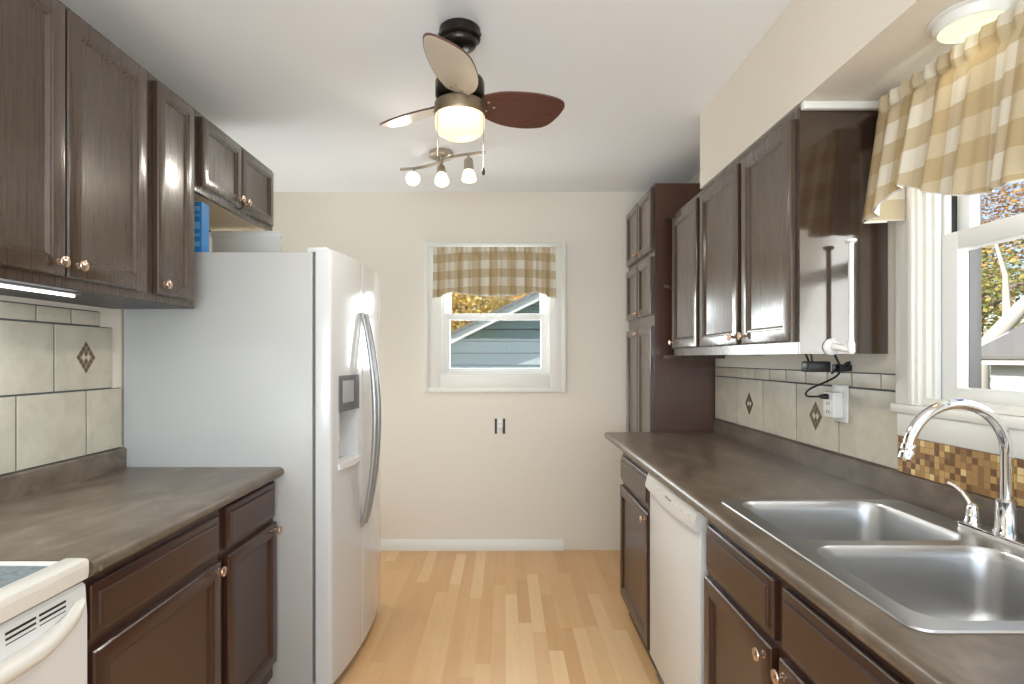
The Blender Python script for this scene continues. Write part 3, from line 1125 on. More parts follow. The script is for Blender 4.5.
def fridge_door(y0, y1, rec=None, name='door'):
    mb = MB()
    xb = RXB + 0.008
    z0, z1 = 0.055, 1.757
    n = 14
    ys = [y0 + (y1 - y0) * k / n for k in range(n + 1)]
    zs = [z0, z1]
    if rec:
        ys = sorted(set([y for y in ys if min(abs(y - rec[0]), abs(y - rec[1])) > 0.006] + [rec[0], rec[1]]))
        zs = [z0, rec[2], rec[3], z1]
    e = 0.010

    def fx(y):
        x = bow(y)
        dy = min(y - y0, y1 - y)
        if dy < e:
            x -= e - math.sqrt(max(e * e - (e - dy) ** 2, 0))
        return x
    ext = [y0 + e * k for k in (0.0, 0.08, 0.25, 0.55)] + [y1 - e * k for k in (0.0, 0.08, 0.25, 0.55)]
    ys = sorted(set(ys + ext))
    bm = mb.bm
    cache = {}

    def V(x, y, z):
        k = (round(x, 5), round(y, 5), round(z, 5))
        if k not in cache:
            cache[k] = bm.verts.new((x, y, z))
        return cache[k]
    for ya, yb in zip(ys, ys[1:]):
        for za, zb in zip(zs, zs[1:]):
            if rec and ya >= rec[0] - 1e-6 and yb <= rec[1] + 1e-6 and abs(za - rec[2]) < 1e-6:
                xr = xb + 0.012
                bm.faces.new((V(xr, ya, za), V(xr, yb, za), V(xr, yb, zb), V(xr, ya, zb)))
                bm.faces.new((V(xr, ya, za), V(xr, yb, za), V(fx(yb), yb, za), V(fx(ya), ya, za)))
                bm.faces.new((V(xr, ya, zb), V(xr, yb, zb), V(fx(yb), yb, zb), V(fx(ya), ya, zb)))
            else:
                bm.faces.new((V(fx(ya), ya, za), V(fx(yb), yb, za), V(fx(yb), yb, zb), V(fx(ya), ya, zb)))
        for z in (z0, z1):
            bm.faces.new((V(fx(ya), ya, z), V(fx(yb), yb, z), V(xb, yb, z), V(xb, ya, z)))
    if rec:
        xr = xb + 0.012
        for y in (rec[0], rec[1]):
            bm.faces.new((V(xr, y, rec[2]), V(xr, y, rec[3]), V(fx(y), y, rec[3]), V(fx(y), y, rec[2])))
    for y in (y0, y1):
        bm.faces.new([V(fx(y), y, z) for z in zs] + [V(xb, y, z1), V(xb, y, z0)])
    bm.faces.new((V(xb, y0, z0), V(xb, y1, z0), V(xb, y1, z1), V(xb, y0, z1)))
    return mb.build(name, M['fridge_gloss'], c, smooth=35)


YS = 2.492
fz_door = fridge_door(RY0, YS - 0.003, rec=(2.225, 2.430, 0.905, 1.255), name='freezer_door')
rf_door = fridge_door(YS + 0.003, RY1, name='fresh_food_door')


def fr_handle(y, dy, parent):
    pts, rs = [], []
    n = 22
    for k in range(n + 1):
        tt = k / n
        z = 0.585 + (1.535 - 0.585) * tt
        bulge = math.sin(PI * tt) ** 0.8
        pts.append((bow(y) + 0.006 + 0.058 * bulge, y + dy * bulge, z))
        rs.append(0.009 + 0.003 * bulge)
    mb = MB().tube(pts, rs, 14)
    return mb.build('handle', M['silver_plastic'], parent, label='long curved grey handle')


fr_handle(2.462, 0.0, fz_door)
fr_handle(2.523, 0.0, rf_door)
# dispenser: grey control panel above a white recess
mb = MB()
ypan = [2.222 + 0.211 * k / 6 for k in range(7)]
lp = [(bow(y) + 0.004, y) for y in ypan]
poly = lp + [(bow(2.43) - 0.045, 2.430), (bow(2.225) - 0.045, 2.225)]
mb.prism([(x, y) for x, y in poly], 'z', 1.115, 1.262)
disp = mb.build('dispenser_panel', M['dark_grey'], fz_door, label='dark grey ice and water control panel')
mb = MB()
mb.prism([(bow(2.25) + 0.006, 2.250), (bow(2.36) + 0.006, 2.360), (bow(2.36) + 0.002, 2.36), (bow(2.25) + 0.002, 2.25)], 'z', 1.150, 1.240)
mb.build('display', M['grey_plastic'], fz_door)
mb = MB().prism([(bow(2.215) + 0.010, 2.215), (bow(2.33) + 0.018, 2.33), (bow(2.44) + 0.010, 2.440), (bow(2.44) - 0.05, 2.430), (bow(2.215) - 0.05, 2.225)], 'z', 0.885, 0.908)
mb.build('drip_tray', M['appliance'], fz_door, smooth=30)
mb = MB().box(RXB + 0.022, RXB + 0.045, 2.295, 2.36, 0.98, 1.115, 0.005)
mb.build('paddle', M['white_plastic'], fz_door)
# hinge covers, grille, roller
mb = MB().box(RXB - 0.03, RXB + 0.05, RY0 + 0.012, RY0 + 0.055, 1.746, 1.768, 0.006)
mb.build('hinge_cover', M['appliance'], c)
mb = MB().box(RXB - 0.03, RXB + 0.05, RY1 - 0.055, RY1 - 0.012, 1.746, 1.768, 0.006)
mb.build('hinge_cover', M['appliance'], c)
mb = MB().box(RXB - 0.05, RXB + 0.03, RY0 + 0.06, RY1 - 0.06, 0.012, 0.052, 0.004)
mb.build('base_grille', M['dark_grey'], c)
for y in (RY0 + 0.012, RY1 - 0.057):
    mb = MB().box(RXB - 0.045, RXB + 0.045, y, y + 0.045, 0.0, 0.05, 0.008)
    mb.build('foot', M['white_plastic'], c)
for y in (RY0 + 0.05, RY1 - 0.1):
    mb = MB().box(-1.45, -1.40, y, y + 0.05, 0.0, 0.031, 0.004)
    mb.build('foot', M['gap'], c)

# boxes lying on the refrigerator
mb = MB()
c = thing('cardboard_box', 'upright blue cardboard box on top of the refrigerator', 'box', (-1.245, 2.235, 1.746))
MB().box(-1.300, -1.205, 2.205, 2.262, 1.7465, 1.955, 0.002).build('carton', M['blue_card'], c, smooth=0)
M['blue_print'] = mat('pale_blue_print', (0.22, 0.52, 0.85), 0.4)
mb = MB()
for k, (a, b) in enumerate(((0.03, 0.05), (0.07, 0.082), (0.10, 0.128), (0.15, 0.158), (0.172, 0.190))):
    mb.box(-1.262 + 0.006 * (k % 2), -1.212, 2.2042, 2.2049, 1.7465 + a, 1.7465 + b)
mb.build('printed_bands', M['blue_print'], c, smooth=0)
c = thing('flat_carton', 'slim white carton standing on the refrigerator behind the blue box', 'box', (-1.27, 2.735, 1.746))
MB().box(-1.44, -1.105, 2.725, 2.750, 1.7465, 1.935, 0.003).build('carton', M['white_plastic'], c)
MB().box(-1.445, -1.100, 2.721, 2.754, 1.925, 1.957, 0.003).build('lid', M['white_plastic'], c)

# ------------------------------------------------------------------ range
c = thing('kitchen_range', 'white electric range with blue-grey glass top at the near left', 'range', (-1.18, 0.77, 0))
GY0, GY1 = 0.400, 1.157
MB().box(XL + 0.01, -0.905, GY0, GY1, 0.03, 0.885, 0.004).build('oven_body', M['appliance'], c)
mb = MB()
mb.prism([(-0.872, GY0 + 0.012), (-0.860, GY0 + 0.02), (-0.860, GY1 - 0.014), (-0.866, GY1 - 0.003), (-0.935, GY1), (XL + 0.02, GY1), (XL + 0.02, GY0), (-0.90, GY0)], 'z', 0.880, 0.905)
mb.box(-0.915, -0.8605, GY0 + 0.003, GY1 - 0.002, 0.877, 0.920, 0.010)
for y in (GY0, GY1 - 0.020):
    mb.box(XL + 0.02, -0.90, y, y + 0.020, 0.90, 0.9105, 0.003)
mb.build('cooktop_rim', M['bisque'], c, smooth=40)
MB().box(XL + 0.05, -0.916, GY0 + 0.022, GY1 - 0.024, 0.9055, 0.9082).build('glass_cooktop', M['cooktop'], c, smooth=0)
# backguard
MB().box(XL + 0.012, XL + 0.06, GY0 + 0.005, GY1 - 0.005, 0.905, 1.06, 0.008).build('backguard', M['bisque'], c)
# oven door
mb = MB()
mb.prism([(-0.904, 0.145), (-0.872, 0.150), (-0.868, 0.158), (-0.868, 0.800), (-0.872, 0.862), (-0.878, 0.868), (-0.904, 0.868)], 'y', GY0 + 0.004, GY1 - 0.004)
door = mb.build('oven_door', M['appliance'], c, smooth=30)
# handle: a full-width curved bar that merges into the door at its ends
mb = MB()
n = 26
loops = []
for k in range(n + 1):
    tt = k / n
    y = GY0 + 0.012 + (GY1 - GY0 - 0.024) * tt
    b = min(1.0, math.sin(PI * tt) * 1.9) ** 0.7
    zc = 0.826 - 0.026 * b
    h = 0.022 - 0.005 * b
    x0 = -0.870
    x1 = -0.866 + 0.034 * b
    loops.append([(x0, y, zc - h * 1.25), (x1 - 0.010, y, zc - h * 1.15), (x1, y, zc - h * 0.35), (x1, y, zc + h * 0.4), (x1 - 0.014, y, zc + h * 0.95), (x0, y, zc + h * 0.6)])
mb.rings(loops)
mb.build('handle', M['bisque'], door, smooth=60)
for y0, y1 in ((0.967, 1.030), (1.038, 1.100), (0.80, 0.90), (0.62, 0.72), (0.457, 0.520), (0.527, 0.590)):
    for z in (0.829, 0.839, 0.849):
        MB().box(-0.8755, -0.8700, y0, y1, z, z + 0.0042).build('vent_slot', M['black'], door, smooth=0)
MB().box(-0.904, -0.870, GY0 + 0.006, GY1 - 0.006, 0.035, 0.138, 0.006).build('storage_drawer', M['appliance'], c)

# ------------------------------------------------------------------ dishwasher
c = thing('dishwasher', 'white built-in dishwasher between the dark base cabinets', 'dishwasher', (0.9, 1.99, 0))
DY0, DY1 = 1.700, 2.292
MB().box(0.625, XR - 0.02, DY0 + 0.004, DY1 - 0.004, 0.02, 0.868).build('tub', M['gap'], c, smooth=0)
MB().box(0.597, 0.626, DY0 + 0.002, DY1 - 0.002, 0.11, 0.806, 0.004).build('door', M['appliance'], c)
MB().box(0.640, 0.660, DY0 + 0.002, DY1 - 0.002, 0.0, 0.108).build('toe_panel', M['appliance'], c, smooth=0)
mb = MB()
n = 16
for_loops = []
for k in range(n + 1):
    tt = k / n
    y = DY0 + 0.001 + (DY1 - DY0 - 0.002) * tt
    dip = 0.016 * math.sin(PI * tt)
    zb = 0.800 - dip
    for_loops.append([(0.626, y, 0.866), (0.598, y, 0.866), (0.590, y, 0.860), (0.578, y, zb + 0.012), (0.580, y, zb + 0.003), (0.586, y, zb), (0.600, y, zb), (0.626, y, zb)])
mb.rings(for_loops)
con = mb.build('control_console', M['appliance'], c, smooth=35)
for y in (1.76, 1.80, 1.84, 1.88, 2.08, 2.12):
    MB().cyl((0.5885, y, 0.832), (0.5822, y, 0.830), 0.007, seg=12).build('button', M['white_plastic'], con)
MB().box(0.5825, 0.587, 1.955, 2.02, 0.826, 0.834).build('indicator_strip', M['grey_plastic'], con, smooth=0)


# ------------------------------------------------------------------ valances
def valance_mesh(P0, U, Nrm, width, z_top, hem, proj, folds, amp, seed, nu=120, nv=26, flare=0.02, gather=1.05):
    """P0 start point on the wall plane (xy), U unit along, Nrm unit into the room; hem(t) = bottom z"""
    rnd = random.Random(seed)
    ph = [rnd.uniform(0, 6.28) for _ in range(5)]
    P, UV = [], []
    total = width * gather + 2 * proj
    # path: return (wall to front), front, return
    samples = []
    nr = 10
    for k in range(nr):
        samples.append(('l', k / nr))
    for k in range(nu + 1):
        samples.append(('f', k / nu))
    for k in range(1, nr + 1):
        samples.append(('r', k / nr))
    for typ, tt in samples:
        row, uvr = [], []
        for j in range(nv + 1):
            v = j / nv
            if typ == 'f':
                a = tt * width
                zb = hem(tt)
                fold = (math.sin(tt * folds * 2 * PI + ph[0] + 0.8 * math.sin(tt * 9 + ph[1])) + 0.5 * math.sin(tt * folds * 4.3 * PI + ph[2] + v))
                w = amp * (0.25 + 0.75 * v)
                if v < 0.14:
                    w = amp * 0.45
                    fold = math.sin(tt * folds * 4.6 * PI + ph[3])
                d = proj + flare * v + w * fold
                u_ = proj + tt * width * gather
            elif typ == 'l':
                a = -flare * v * 0.6 * tt
                zb = hem(0.0)
                d = (proj + flare * v) * tt + 0.003
                u_ = proj * tt
            else:
                a = width + flare * v * 0.6 * (1 - tt)
                zb = hem(1.0)
                d = (proj + flare * v) * (1 - tt) + 0.003
                u_ = proj + width * gather + proj * tt
            z = z_top - (z_top - zb) * v
            pos = Vector((P0[0], P0[1], 0)) + U * a + Nrm * d
            if v > 0.1 and v < 0.18:
                pos -= Nrm * 0.006 * (1 if typ == 'f' else 0)
            row.append((pos.x, pos.y, z))
            uvr.append((u_, z_top - z + (0.03 * math.sin(u_ * 3) if typ == 'f' else 0)))
        P.append(row)
        UV.append(uvr)
    return P, UV


def hem_curve(side, dip, mid, sw=0.16):
    """side tail height, shallow point next to the tail, centre swag"""
    def f(t):
        e = min(t, 1 - t)
        if e < sw:
            k = e / sw
            k = k * k * (3 - 2 * k)
            return side + (dip - side) * (k if e > sw * 0.45 else k * 0.6)
        k = (e - sw) / (0.5 - sw)
        return dip + (mid - dip) * math.sin(k * PI / 2)
    return f


def make_valance(label, P0, U, Nrm, width, z_top, hem, proj, folds, amp, seed, flare, origin):
    c = thing('valance', label, 'valance', origin, 'tan checked window valances')
    P, UV = valance_mesh(P0, U, Nrm, width, z_top, hem, proj, folds, amp, seed, flare=flare)
    mb = MB().grid(P, UV)
    o = mb.build('check_cloth', M['check'], c, smooth=180, recalc=False)
    # white lining just behind, a little longer so that it shows under the hem
    off = Nrm * -0.005
    P2 = [[(Vector(p) + off - Vector((0, 0, 0.004 * (j / (len(row) - 1))))) for j, p in enumerate(row)] for row in P[4:-4]]
    MB().grid(P2).build('lining', M['lining'], c, smooth=180, recalc=False, label='white lining')
    a = Vector((P0[0], P0[1], z_top - 0.02)) + Nrm * (proj - 0.012)
    b = a + U * width
    mb = MB().tube([a - Nrm * (proj - 0.016), a, b, b - Nrm * (proj - 0.016)], 0.006, 10)
    mb.build('rod', M['white_plastic'], c)
    return c


make_valance('small tan checked valance over the back window', (-0.490, YB - 0.027), Vector((1, 0, 0)), Vector((0, -1, 0)), 0.835, 2.092,
             hem_curve(1.745, 1.785, 1.758), 0.035, 11, 0.008, 3, 0.008, (-0.07, YB - 0.04, 1.74))
make_valance('large tan checked valance over the sink window', (XR - 0.020, 1.640), Vector((0, -1, 0)), Vector((-1, 0, 0)), 0.90, 2.098,
             hem_curve(1.740, 1.800, 1.700, 0.17), 0.080, 9, 0.013, 5, 0.045, (1.12, 1.2, 1.70))

# ------------------------------------------------------------------ ceiling fan
FCX, FCY = -0.158, 1.945
c = thing('ceiling_fan', 'three-blade bronze ceiling fan with lit frosted glass shade', 'ceiling fan', (FCX, FCY, ZC - 0.38))
o3 = (FCX, FCY, 0)
zc = ZC - 0.001
mb = MB().lathe([(0.068, zc), (0.072, zc - 0.004), (0.072, zc - 0.034), (0.066, zc - 0.040), (0.060, zc - 0.041), (0.060, zc - 0.050), (0.052, zc - 0.062), (0.030, zc - 0.070), (0.018, zc - 0.072)], o3, seg=40)
for s in (-1, 1):
    mb.lathe([(0.004, 0), (0.006, 0.002), (0.006, 0.006), (0.001, 0.008)], (FCX + s * 0.068, FCY - 0.01, zc - 0.024), (s, 0, 0), 10)
mb.build('canopy', M['bronze'], c)
mb = MB().lathe([(0.013, zc - 0.070), (0.013, 2.335), (0.022, 2.330), (0.026, 2.318)], o3, seg=24)
mb.build('downrod', M['bronze'], c)
mb = MB().lathe([(0.024, 2.322), (0.060, 2.318), (0.082, 2.305), (0.086, 2.296), (0.086, 2.246), (0.080, 2.238), (0.060, 2.236)], o3, seg=48)
mb.build('motor_housing', M['bronze'], c)
mb = MB().lathe([(0.058, 2.240), (0.058, 2.226), (0.084, 2.224), (0.089, 2.219), (0.089, 2.186), (0.087, 2.180), (0.080, 2.179)], o3, seg=48)
mb.build('light_ring', M['warm_bronze'], c)
mb = MB().lathe([(0.080, 2.181), (0.0865, 2.178), (0.0875, 2.150), (0.085, 2.135), (0.076, 2.121), (0.058, 2.110), (0.030, 2.104), (0.0005, 2.102)], o3, seg=48, cap0=False)
mb.build('glass_shade', M['lamp_glass'], c, label='lit frosted glass shade')
fl = lamp('fan_lamp', 'SPOT', (FCX, FCY, 2.09), 15, (1.0, 0.96, 0.90), target=(FCX, FCY, 0), radius=0.08)
fl.data.spot_size = math.radians(172)
fl.data.spot_blend = 0.5


def blade(ang, name_mat, label=None):
    a = math.radians(ang)
    ca, sa = math.cos(a), math.sin(a)
    pitch = math.radians(20)
    # outline (radial, width offset): narrow root, widest past the middle, rounded squarish tip
    out = [(0.070, -0.032), (0.095, -0.052), (0.14, -0.070), (0.20, -0.081), (0.27, -0.086), (0.33, -0.081), (0.362, -0.071), (0.377, -0.055), (0.380, -0.034),
           (0.374, -0.002), (0.362, 0.030), (0.346, 0.054), (0.320, 0.070), (0.262, 0.083), (0.19, 0.083), (0.13, 0.069), (0.095, 0.050), (0.070, 0.032)]
    # smooth by subdividing (Catmull-Rom)
    pts = []
    n = len(out)
    for i in range(n):
        p0, p1, p2, p3 = (Vector(out[(i + k) % n]) for k in (-1, 0, 1, 2))
        for q in range(4):
            u = q / 4
            pts.append(0.5 * ((2 * p1) + (p2 - p0) * u + (2 * p0 - 5 * p1 + 4 * p2 - p3) * u * u + (3 * p1 - p0 - 3 * p2 + p3) * u ** 3))

    def P(r, w, h):
        # +w is the lower edge
        x, y = r, w * math.cos(pitch)
        z = -w * math.sin(pitch) + h
        return Vector((FCX + x * ca - y * sa, FCY + x * sa + y * ca, 2.232 + z))

    def sh(k):
        cx = sum(p.x for p in pts) / len(pts)
        return [Vector((cx + (p.x - cx) * k, p.y * k)) for p in pts]
    mb = MB()
    mb.rings([[P(p.x, p.y, 0.0035) for p in sh(0.985)], [P(p.x, p.y, 0.002) for p in pts], [P(p.x, p.y, -0.002) for p in pts], [P(p.x, p.y, -0.0032) for p in sh(0.985)]])
    b = mb.build('blade', M['walnut'], c, smooth=20, **({'label': label} if label else {}))
    if name_mat == 'cream':  # sheen under the blade, painted as a pale layer
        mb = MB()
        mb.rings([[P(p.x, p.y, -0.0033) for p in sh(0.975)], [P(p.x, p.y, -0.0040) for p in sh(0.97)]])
        mb.build('blade_sheen', M['cream_sheen'], b, smooth=20, label='cream sheen painted on the underside')
    mb = MB()
    mb.rings([[P(0.055, -0.022, 0.004), P(0.055, 0.022, 0.004), P(0.12, 0.028, 0.004), P(0.12, -0.028, 0.004)],
              [P(0.055, -0.022, 0.009), P(0.055, 0.022, 0.009), P(0.12, 0.026, 0.009), P(0.12, -0.026, 0.009)]])
    mb.build('blade_iron', M['bronze'], b, smooth=20)
    nrm = (P(0.1, 0, -1) - P(0.1, 0, 0)).normalized()
    for r, w in ((0.100, -0.020), (0.100, 0.020), (0.125, 0.0)):
        MB().lathe([(0.0055, 0), (0.0055, 0.0015), (0.003, 0.003), (0.0003, 0.0033)], P(r, w, -0.0036), nrm, 10).build('screw', M['nickel'], b)


blade(18, 'wood', 'dark reddish wood blade')
blade(146, 'cream', 'blade with cream sheen painted underneath')
blade(269, 'cream', 'blade with cream sheen painted underneath')


def chain(x, y, z0, z1, pend):
    mb = MB().cyl((x, y, z0), (x, y, z1), 0.0009, seg=6)
    z = z0
    k = mb.build('pull_chain', M['warm_bronze'], c)
    if pend:
        MB().lathe([(0.001, 0.0), (0.003, 0.003), (0.003, 0.006), (0.0055, 0.012), (0.006, 0.022), (0.004, 0.028), (0.0003, 0.029)], (x, y, z0 + 0.004), (0, 0, -1), 14).build('pull_knob', M['bronze'], k)


chain(FCX - 0.072, FCY - 0.058, 2.02, 2.20, False)
chain(FCX + 0.084, FCY - 0.040, 1.985, 2.19, True)

# ------------------------------------------------------------------ track light
TX, TY = -0.357, 3.110
c = thing('track_light', 'brushed nickel wavy bar spotlight with three lit heads on the ceiling', 'ceiling light', (TX, TY, ZC - 0.2))
MB().lathe([(0.064, ZC - 0.001), (0.068, ZC - 0.006), (0.068, ZC - 0.024), (0.060, ZC - 0.030), (0.015, ZC - 0.032)], (TX, TY, 0), seg=36).build('canopy', M['nickel'], c)
A, B = Vector((-0.612, 3.250, ZC - 0.048)), Vector((-0.105, 2.985, ZC - 0.048))
side = Vector((0, 0, 1)).cross((B - A).normalized())


def bar_pt(t):
    return A + (B - A) * t + side * (0.028 * math.sin(2 * PI * t))


pts = [bar_pt(k / 30) for k in range(31)]
MB().tube(pts, 0.0085, 12).build('bar', M['nickel'], c)
MB().cyl((TX, TY, ZC - 0.058), (TX, TY, ZC - 0.028), 0.012, seg=14).build('stem', M['nickel'], c)


def head(t, aim, drop=0.035):
    p = bar_pt(t)
    d = Vector(aim).normalized()
    mb = MB().cyl(p, p - Vector((0, 0, drop)), 0.007, seg=12)
    q = p - Vector((0, 0, drop + 0.006))
    mb.lathe([(0.004, -0.016), (0.020, -0.013), (0.024, -0.004), (0.026, 0.020), (0.027, 0.052), (0.024, 0.054)], q - d * 0.002, d, 22)
    h = mb.build('spot_head', M['nickel'], c)
    mb = MB().lathe([(0.026, 0.050), (0.031, 0.060), (0.038, 0.085), (0.041, 0.104), (0.038, 0.104), (0.035, 0.086), (0.026, 0.062)], q, d, 28, cap0=False, cap1=False)
    mb.build('glass_cup', M['spot_glass'], h)
    mb = MB().lathe([(0.0005, 0.052), (0.018, 0.056), (0.024, 0.072), (0.024, 0.090), (0.016, 0.100), (0.0005, 0.103)], q, d, 20)
    mb.build('bulb', M['bulb'], h)
    lamp('track_lamp', 'SPOT', q + d * 0.125, 5, (1.0, 0.93, 0.83), target=q + d, radius=0.04).data.spot_size = math.radians(95)


head(0.14, (0.10, -0.93, -0.50))
head(0.50, (0.10, -0.50, -0.86))
head(0.84, (0.03, -0.10, -1.0))

# ------------------------------------------------------------------ disc light under the soffit
DX, DY_ = 1.095, 1.300
c = thing('disc_light', 'round lit flush ceiling disc above the sink window valance', 'ceiling light', (DX, DY_, 2.105))
MB().lathe([(0.086, 2.134), (0.086, 2.131), (0.076, 2.128), (0.073, 2.112), (0.068, 2.106), (0.066, 2.106), (0.065, 2.109)], (DX, DY_, 0), seg=48).build('trim_ring', M['white_plastic'], c)
MB().lathe([(0.067, 2.114), (0.066, 2.1072), (0.0005, 2.1068)], (DX, DY_, 0), seg=48).build('diffuser', M['disc'], c)
lamp('disc_lamp', 'SPOT', (DX - 0.05, DY_, 2.098), 0.4, (1.0, 0.90, 0.66), target=(DX - 0.1, DY_, 0), radius=0.06).data.spot_size = math.radians(150)

# LED tube under the left cabinet
c = thing('led_strip_light', 'bright white light tube under the left wall cabinet', 'under-cabinet light', (-1.235, 1.33, 1.515))
MB().box(-1.256, -1.226, 1.12, 1.605, 1.5150, 1.5192, 0.001).build('housing', M['grey_plastic'], c)
MB().cyl((-1.241, 1.13, 1.5112), (-1.241, 1.597, 1.5112), 0.0042, seg=14).build('tube', M['led'], c)
lamp('led_lamp', 'AREA', (-1.245, 1.37, 1.503), 2.0, (0.86, 0.97, 1.0), target=(-1.29, 1.37, 1.0), size=0.03, size_y=0.47)

# ------------------------------------------------------------------ small wall things
# uncovered outlet in the back wall
ox, oz = -0.035, 0.860
c = thing('wall_outlet', 'uncovered white electrical outlet in the back wall below the window', 'outlet', (ox, YB, oz - 0.05))
mb = MB()
for s in (-1, 1):
    x0, x1 = sorted((ox + s * 0.021, ox + s * 0.036))
    mb.box(x0, x1, YB - 0.003, YB - 0.0005, oz - 0.053, oz + 0.053)
mb.build('box_gap', M['black'], c, smooth=0)
mb = MB().box(ox - 0.017, ox + 0.017, YB - 0.012, YB - 0.001, oz - 0.036, oz + 0.036, 0.004)
mb.box(ox - 0.009, ox + 0.009, YB - 0.006, YB - 0.001, oz - 0.056, oz + 0.056, 0.001)
sock = mb.build('receptacle', M['white_plastic'], c)
for dz in (-0.018, 0.018):
    for dx in (-0.006, 0.006):
        MB().box(ox + dx - 0.0012, ox + dx + 0.0012, YB - 0.0128, YB - 0.0118, oz + dz - 0.005, oz + dz + 0.005).build('slot', M['black'], sock, smooth=0)

# outlet with an adapter on the tiles
oy, oz = 1.972, 1.172
xw = XR - 0.0105
c = thing('wall_outlet', 'white outlet plate with plug-in adapter on the right tile backsplash', 'outlet', (xw, oy, oz - 0.06))
MB().box(xw - 0.007, xw, oy - 0.045, oy + 0.045, oz - 0.066, oz + 0.066, 0.003).build('cover_plate', M['white_plastic'], c)
ad = MB().box(xw - 0.045, xw - 0.0072, oy - 0.026, oy + 0.036, oz - 0.050, oz + 0.040, 0.005).build('adapter', M['white_plastic'], c)
for dz in (-0.03, 0.0):
    for dy in (-0.007, 0.007):
        MB().box(xw - 0.0458, xw - 0.0448, oy + 0.004 + dy - 0.0015, oy + 0.004 + dy + 0.0015, oz + dz - 0.005, oz + dz + 0.005).build('slot', M['black'], ad, smooth=0)

# power bricks and cords under the right cabinet
ZB = 1.346
c = thing('power_adapter', 'black power brick hanging under the right wall cabinet, left of its twin', 'power adapter', (1.05, 1.86, 1.29), 'power bricks under the right cabinet')
MB().box(1.010, 1.085, 1.845, 1.895, 1.286, 1.322, 0.005).build('brick', M['black'], c)
MB().tube([(1.02, 1.86, 1.315), (1.01, 1.855, 1.335), (1.00, 1.85, 1.352), (0.995, 1.85, 1.368)], 0.0035, 8).build('cord', M['black'], c)
MB().tube([(1.035, 1.87, 1.318), (1.035, 1.875, 1.34), (1.025, 1.88, 1.368)], 0.003, 8).build('cord', M['black'], c)
c = thing('power_adapter', 'small black power brick under the glossy cabinet end, nearest the window', 'power adapter', (1.12, 1.85, 1.29), 'power bricks under the right cabinet')
MB().box(1.105, 1.150, 1.835, 1.880, 1.288, 1.312, 0.004).build('brick', M['black'], c)
MB().tube([(1.115, 1.85, 1.31), (1.10, 1.845, 1.335), (1.085, 1.84, 1.368)], 0.0035, 8).build('cord', M['black'], c)
MB().tube([(1.110, 1.85, 1.298), (1.100, 1.853, 1.292), (1.092, 1.856, 1.280)], 0.003, 8).build('cord', M['black'], c)
xa = xw - 0.046
cp = [(1.128, 1.834, 1.304), (1.128, 1.815, 1.318), (1.105, 1.805, 1.312), (1.095, 1.83, 1.275), (1.075, 1.87, 1.250), (1.055, 1.91, 1.230), (1.055, 1.945, 1.212), (1.068, 1.965, 1.2), (1.085, 1.972, 1.196), (xa - 0.028, 1.976, 1.196)]
dense = []
for i in range(len(cp) - 1):
    p0, p1, p2, p3 = (Vector(cp[min(max(i + k, 0), len(cp) - 1)]) for k in (-1, 0, 1, 2))
    for q in range(5):
        u = q / 5
        dense.append(0.5 * ((2 * p1) + (p2 - p0) * u + (2 * p0 - 5 * p1 + 4 * p2 - p3) * u * u + (3 * p1 - p0 - 3 * p2 + p3) * u ** 3))
dense.append(Vector(cp[-1]))
pc = MB().tube(dense, 0.0035, 10).build('power_cord', M['black'], c)
MB().lathe([(0.005, 0.0), (0.0075, 0.006), (0.0085, 0.014), (0.010, 0.018), (0.010, 0.029)], (xa - 0.030, 1.976, 1.196), (1, 0, 0), 14).build('plug', M['black'], pc)

# paper towel holder on the glossy end panel
hx, hy = 1.051, 1.686
c = thing('paper_towel_holder', 'empty white upright towel holder rod on the glossy cabinet end', 'towel holder', (hx, 1.74, 1.35))
MB().lathe([(0.007, 1.345), (0.0115, 1.352), (0.0115, 1.375), (0.0085, 1.385), (0.0075, 1.40), (0.0075, 1.678), (0.0085, 1.682), (0.0155, 1.686), (0.0165, 1.690), (0.0155, 1.694), (0.004, 1.697)], (hx, hy, 0), seg=18).build('rod', M['white_plastic'], c)
mb = MB().tube([(hx, hy, 1.358), (hx - 0.012, hy + 0.014, 1.362), (hx - 0.022, hy + 0.030, 1.366), (hx - 0.026, hy + 0.045, 1.368)], [0.010, 0.010, 0.011, 0.012], 12)
mb.lathe([(0.026, 0.0), (0.026, 0.004), (0.020, 0.010), (0.010, 0.014)], (hx - 0.027, 1.7435, 1.368), (0, -1, 0), 20)
mb.build('bracket', M['white_plastic'], c)

# ------------------------------------------------------------------ outdoors
GZ = -0.70
struct(MB().box(-40, 60, 4.3, 60, GZ - 0.1, GZ).build('ground', M['lawn']))

# neighbouring garage with green-grey lap siding behind the back window
HY = 7.0
c = thing('neighbor_house', 'grey-green sided house with white roof edge outside the back window', 'house', (2.0, 9, GZ))
SL = 0.49


def under(x):
    return 1.50 + SL * (x + 0.681)


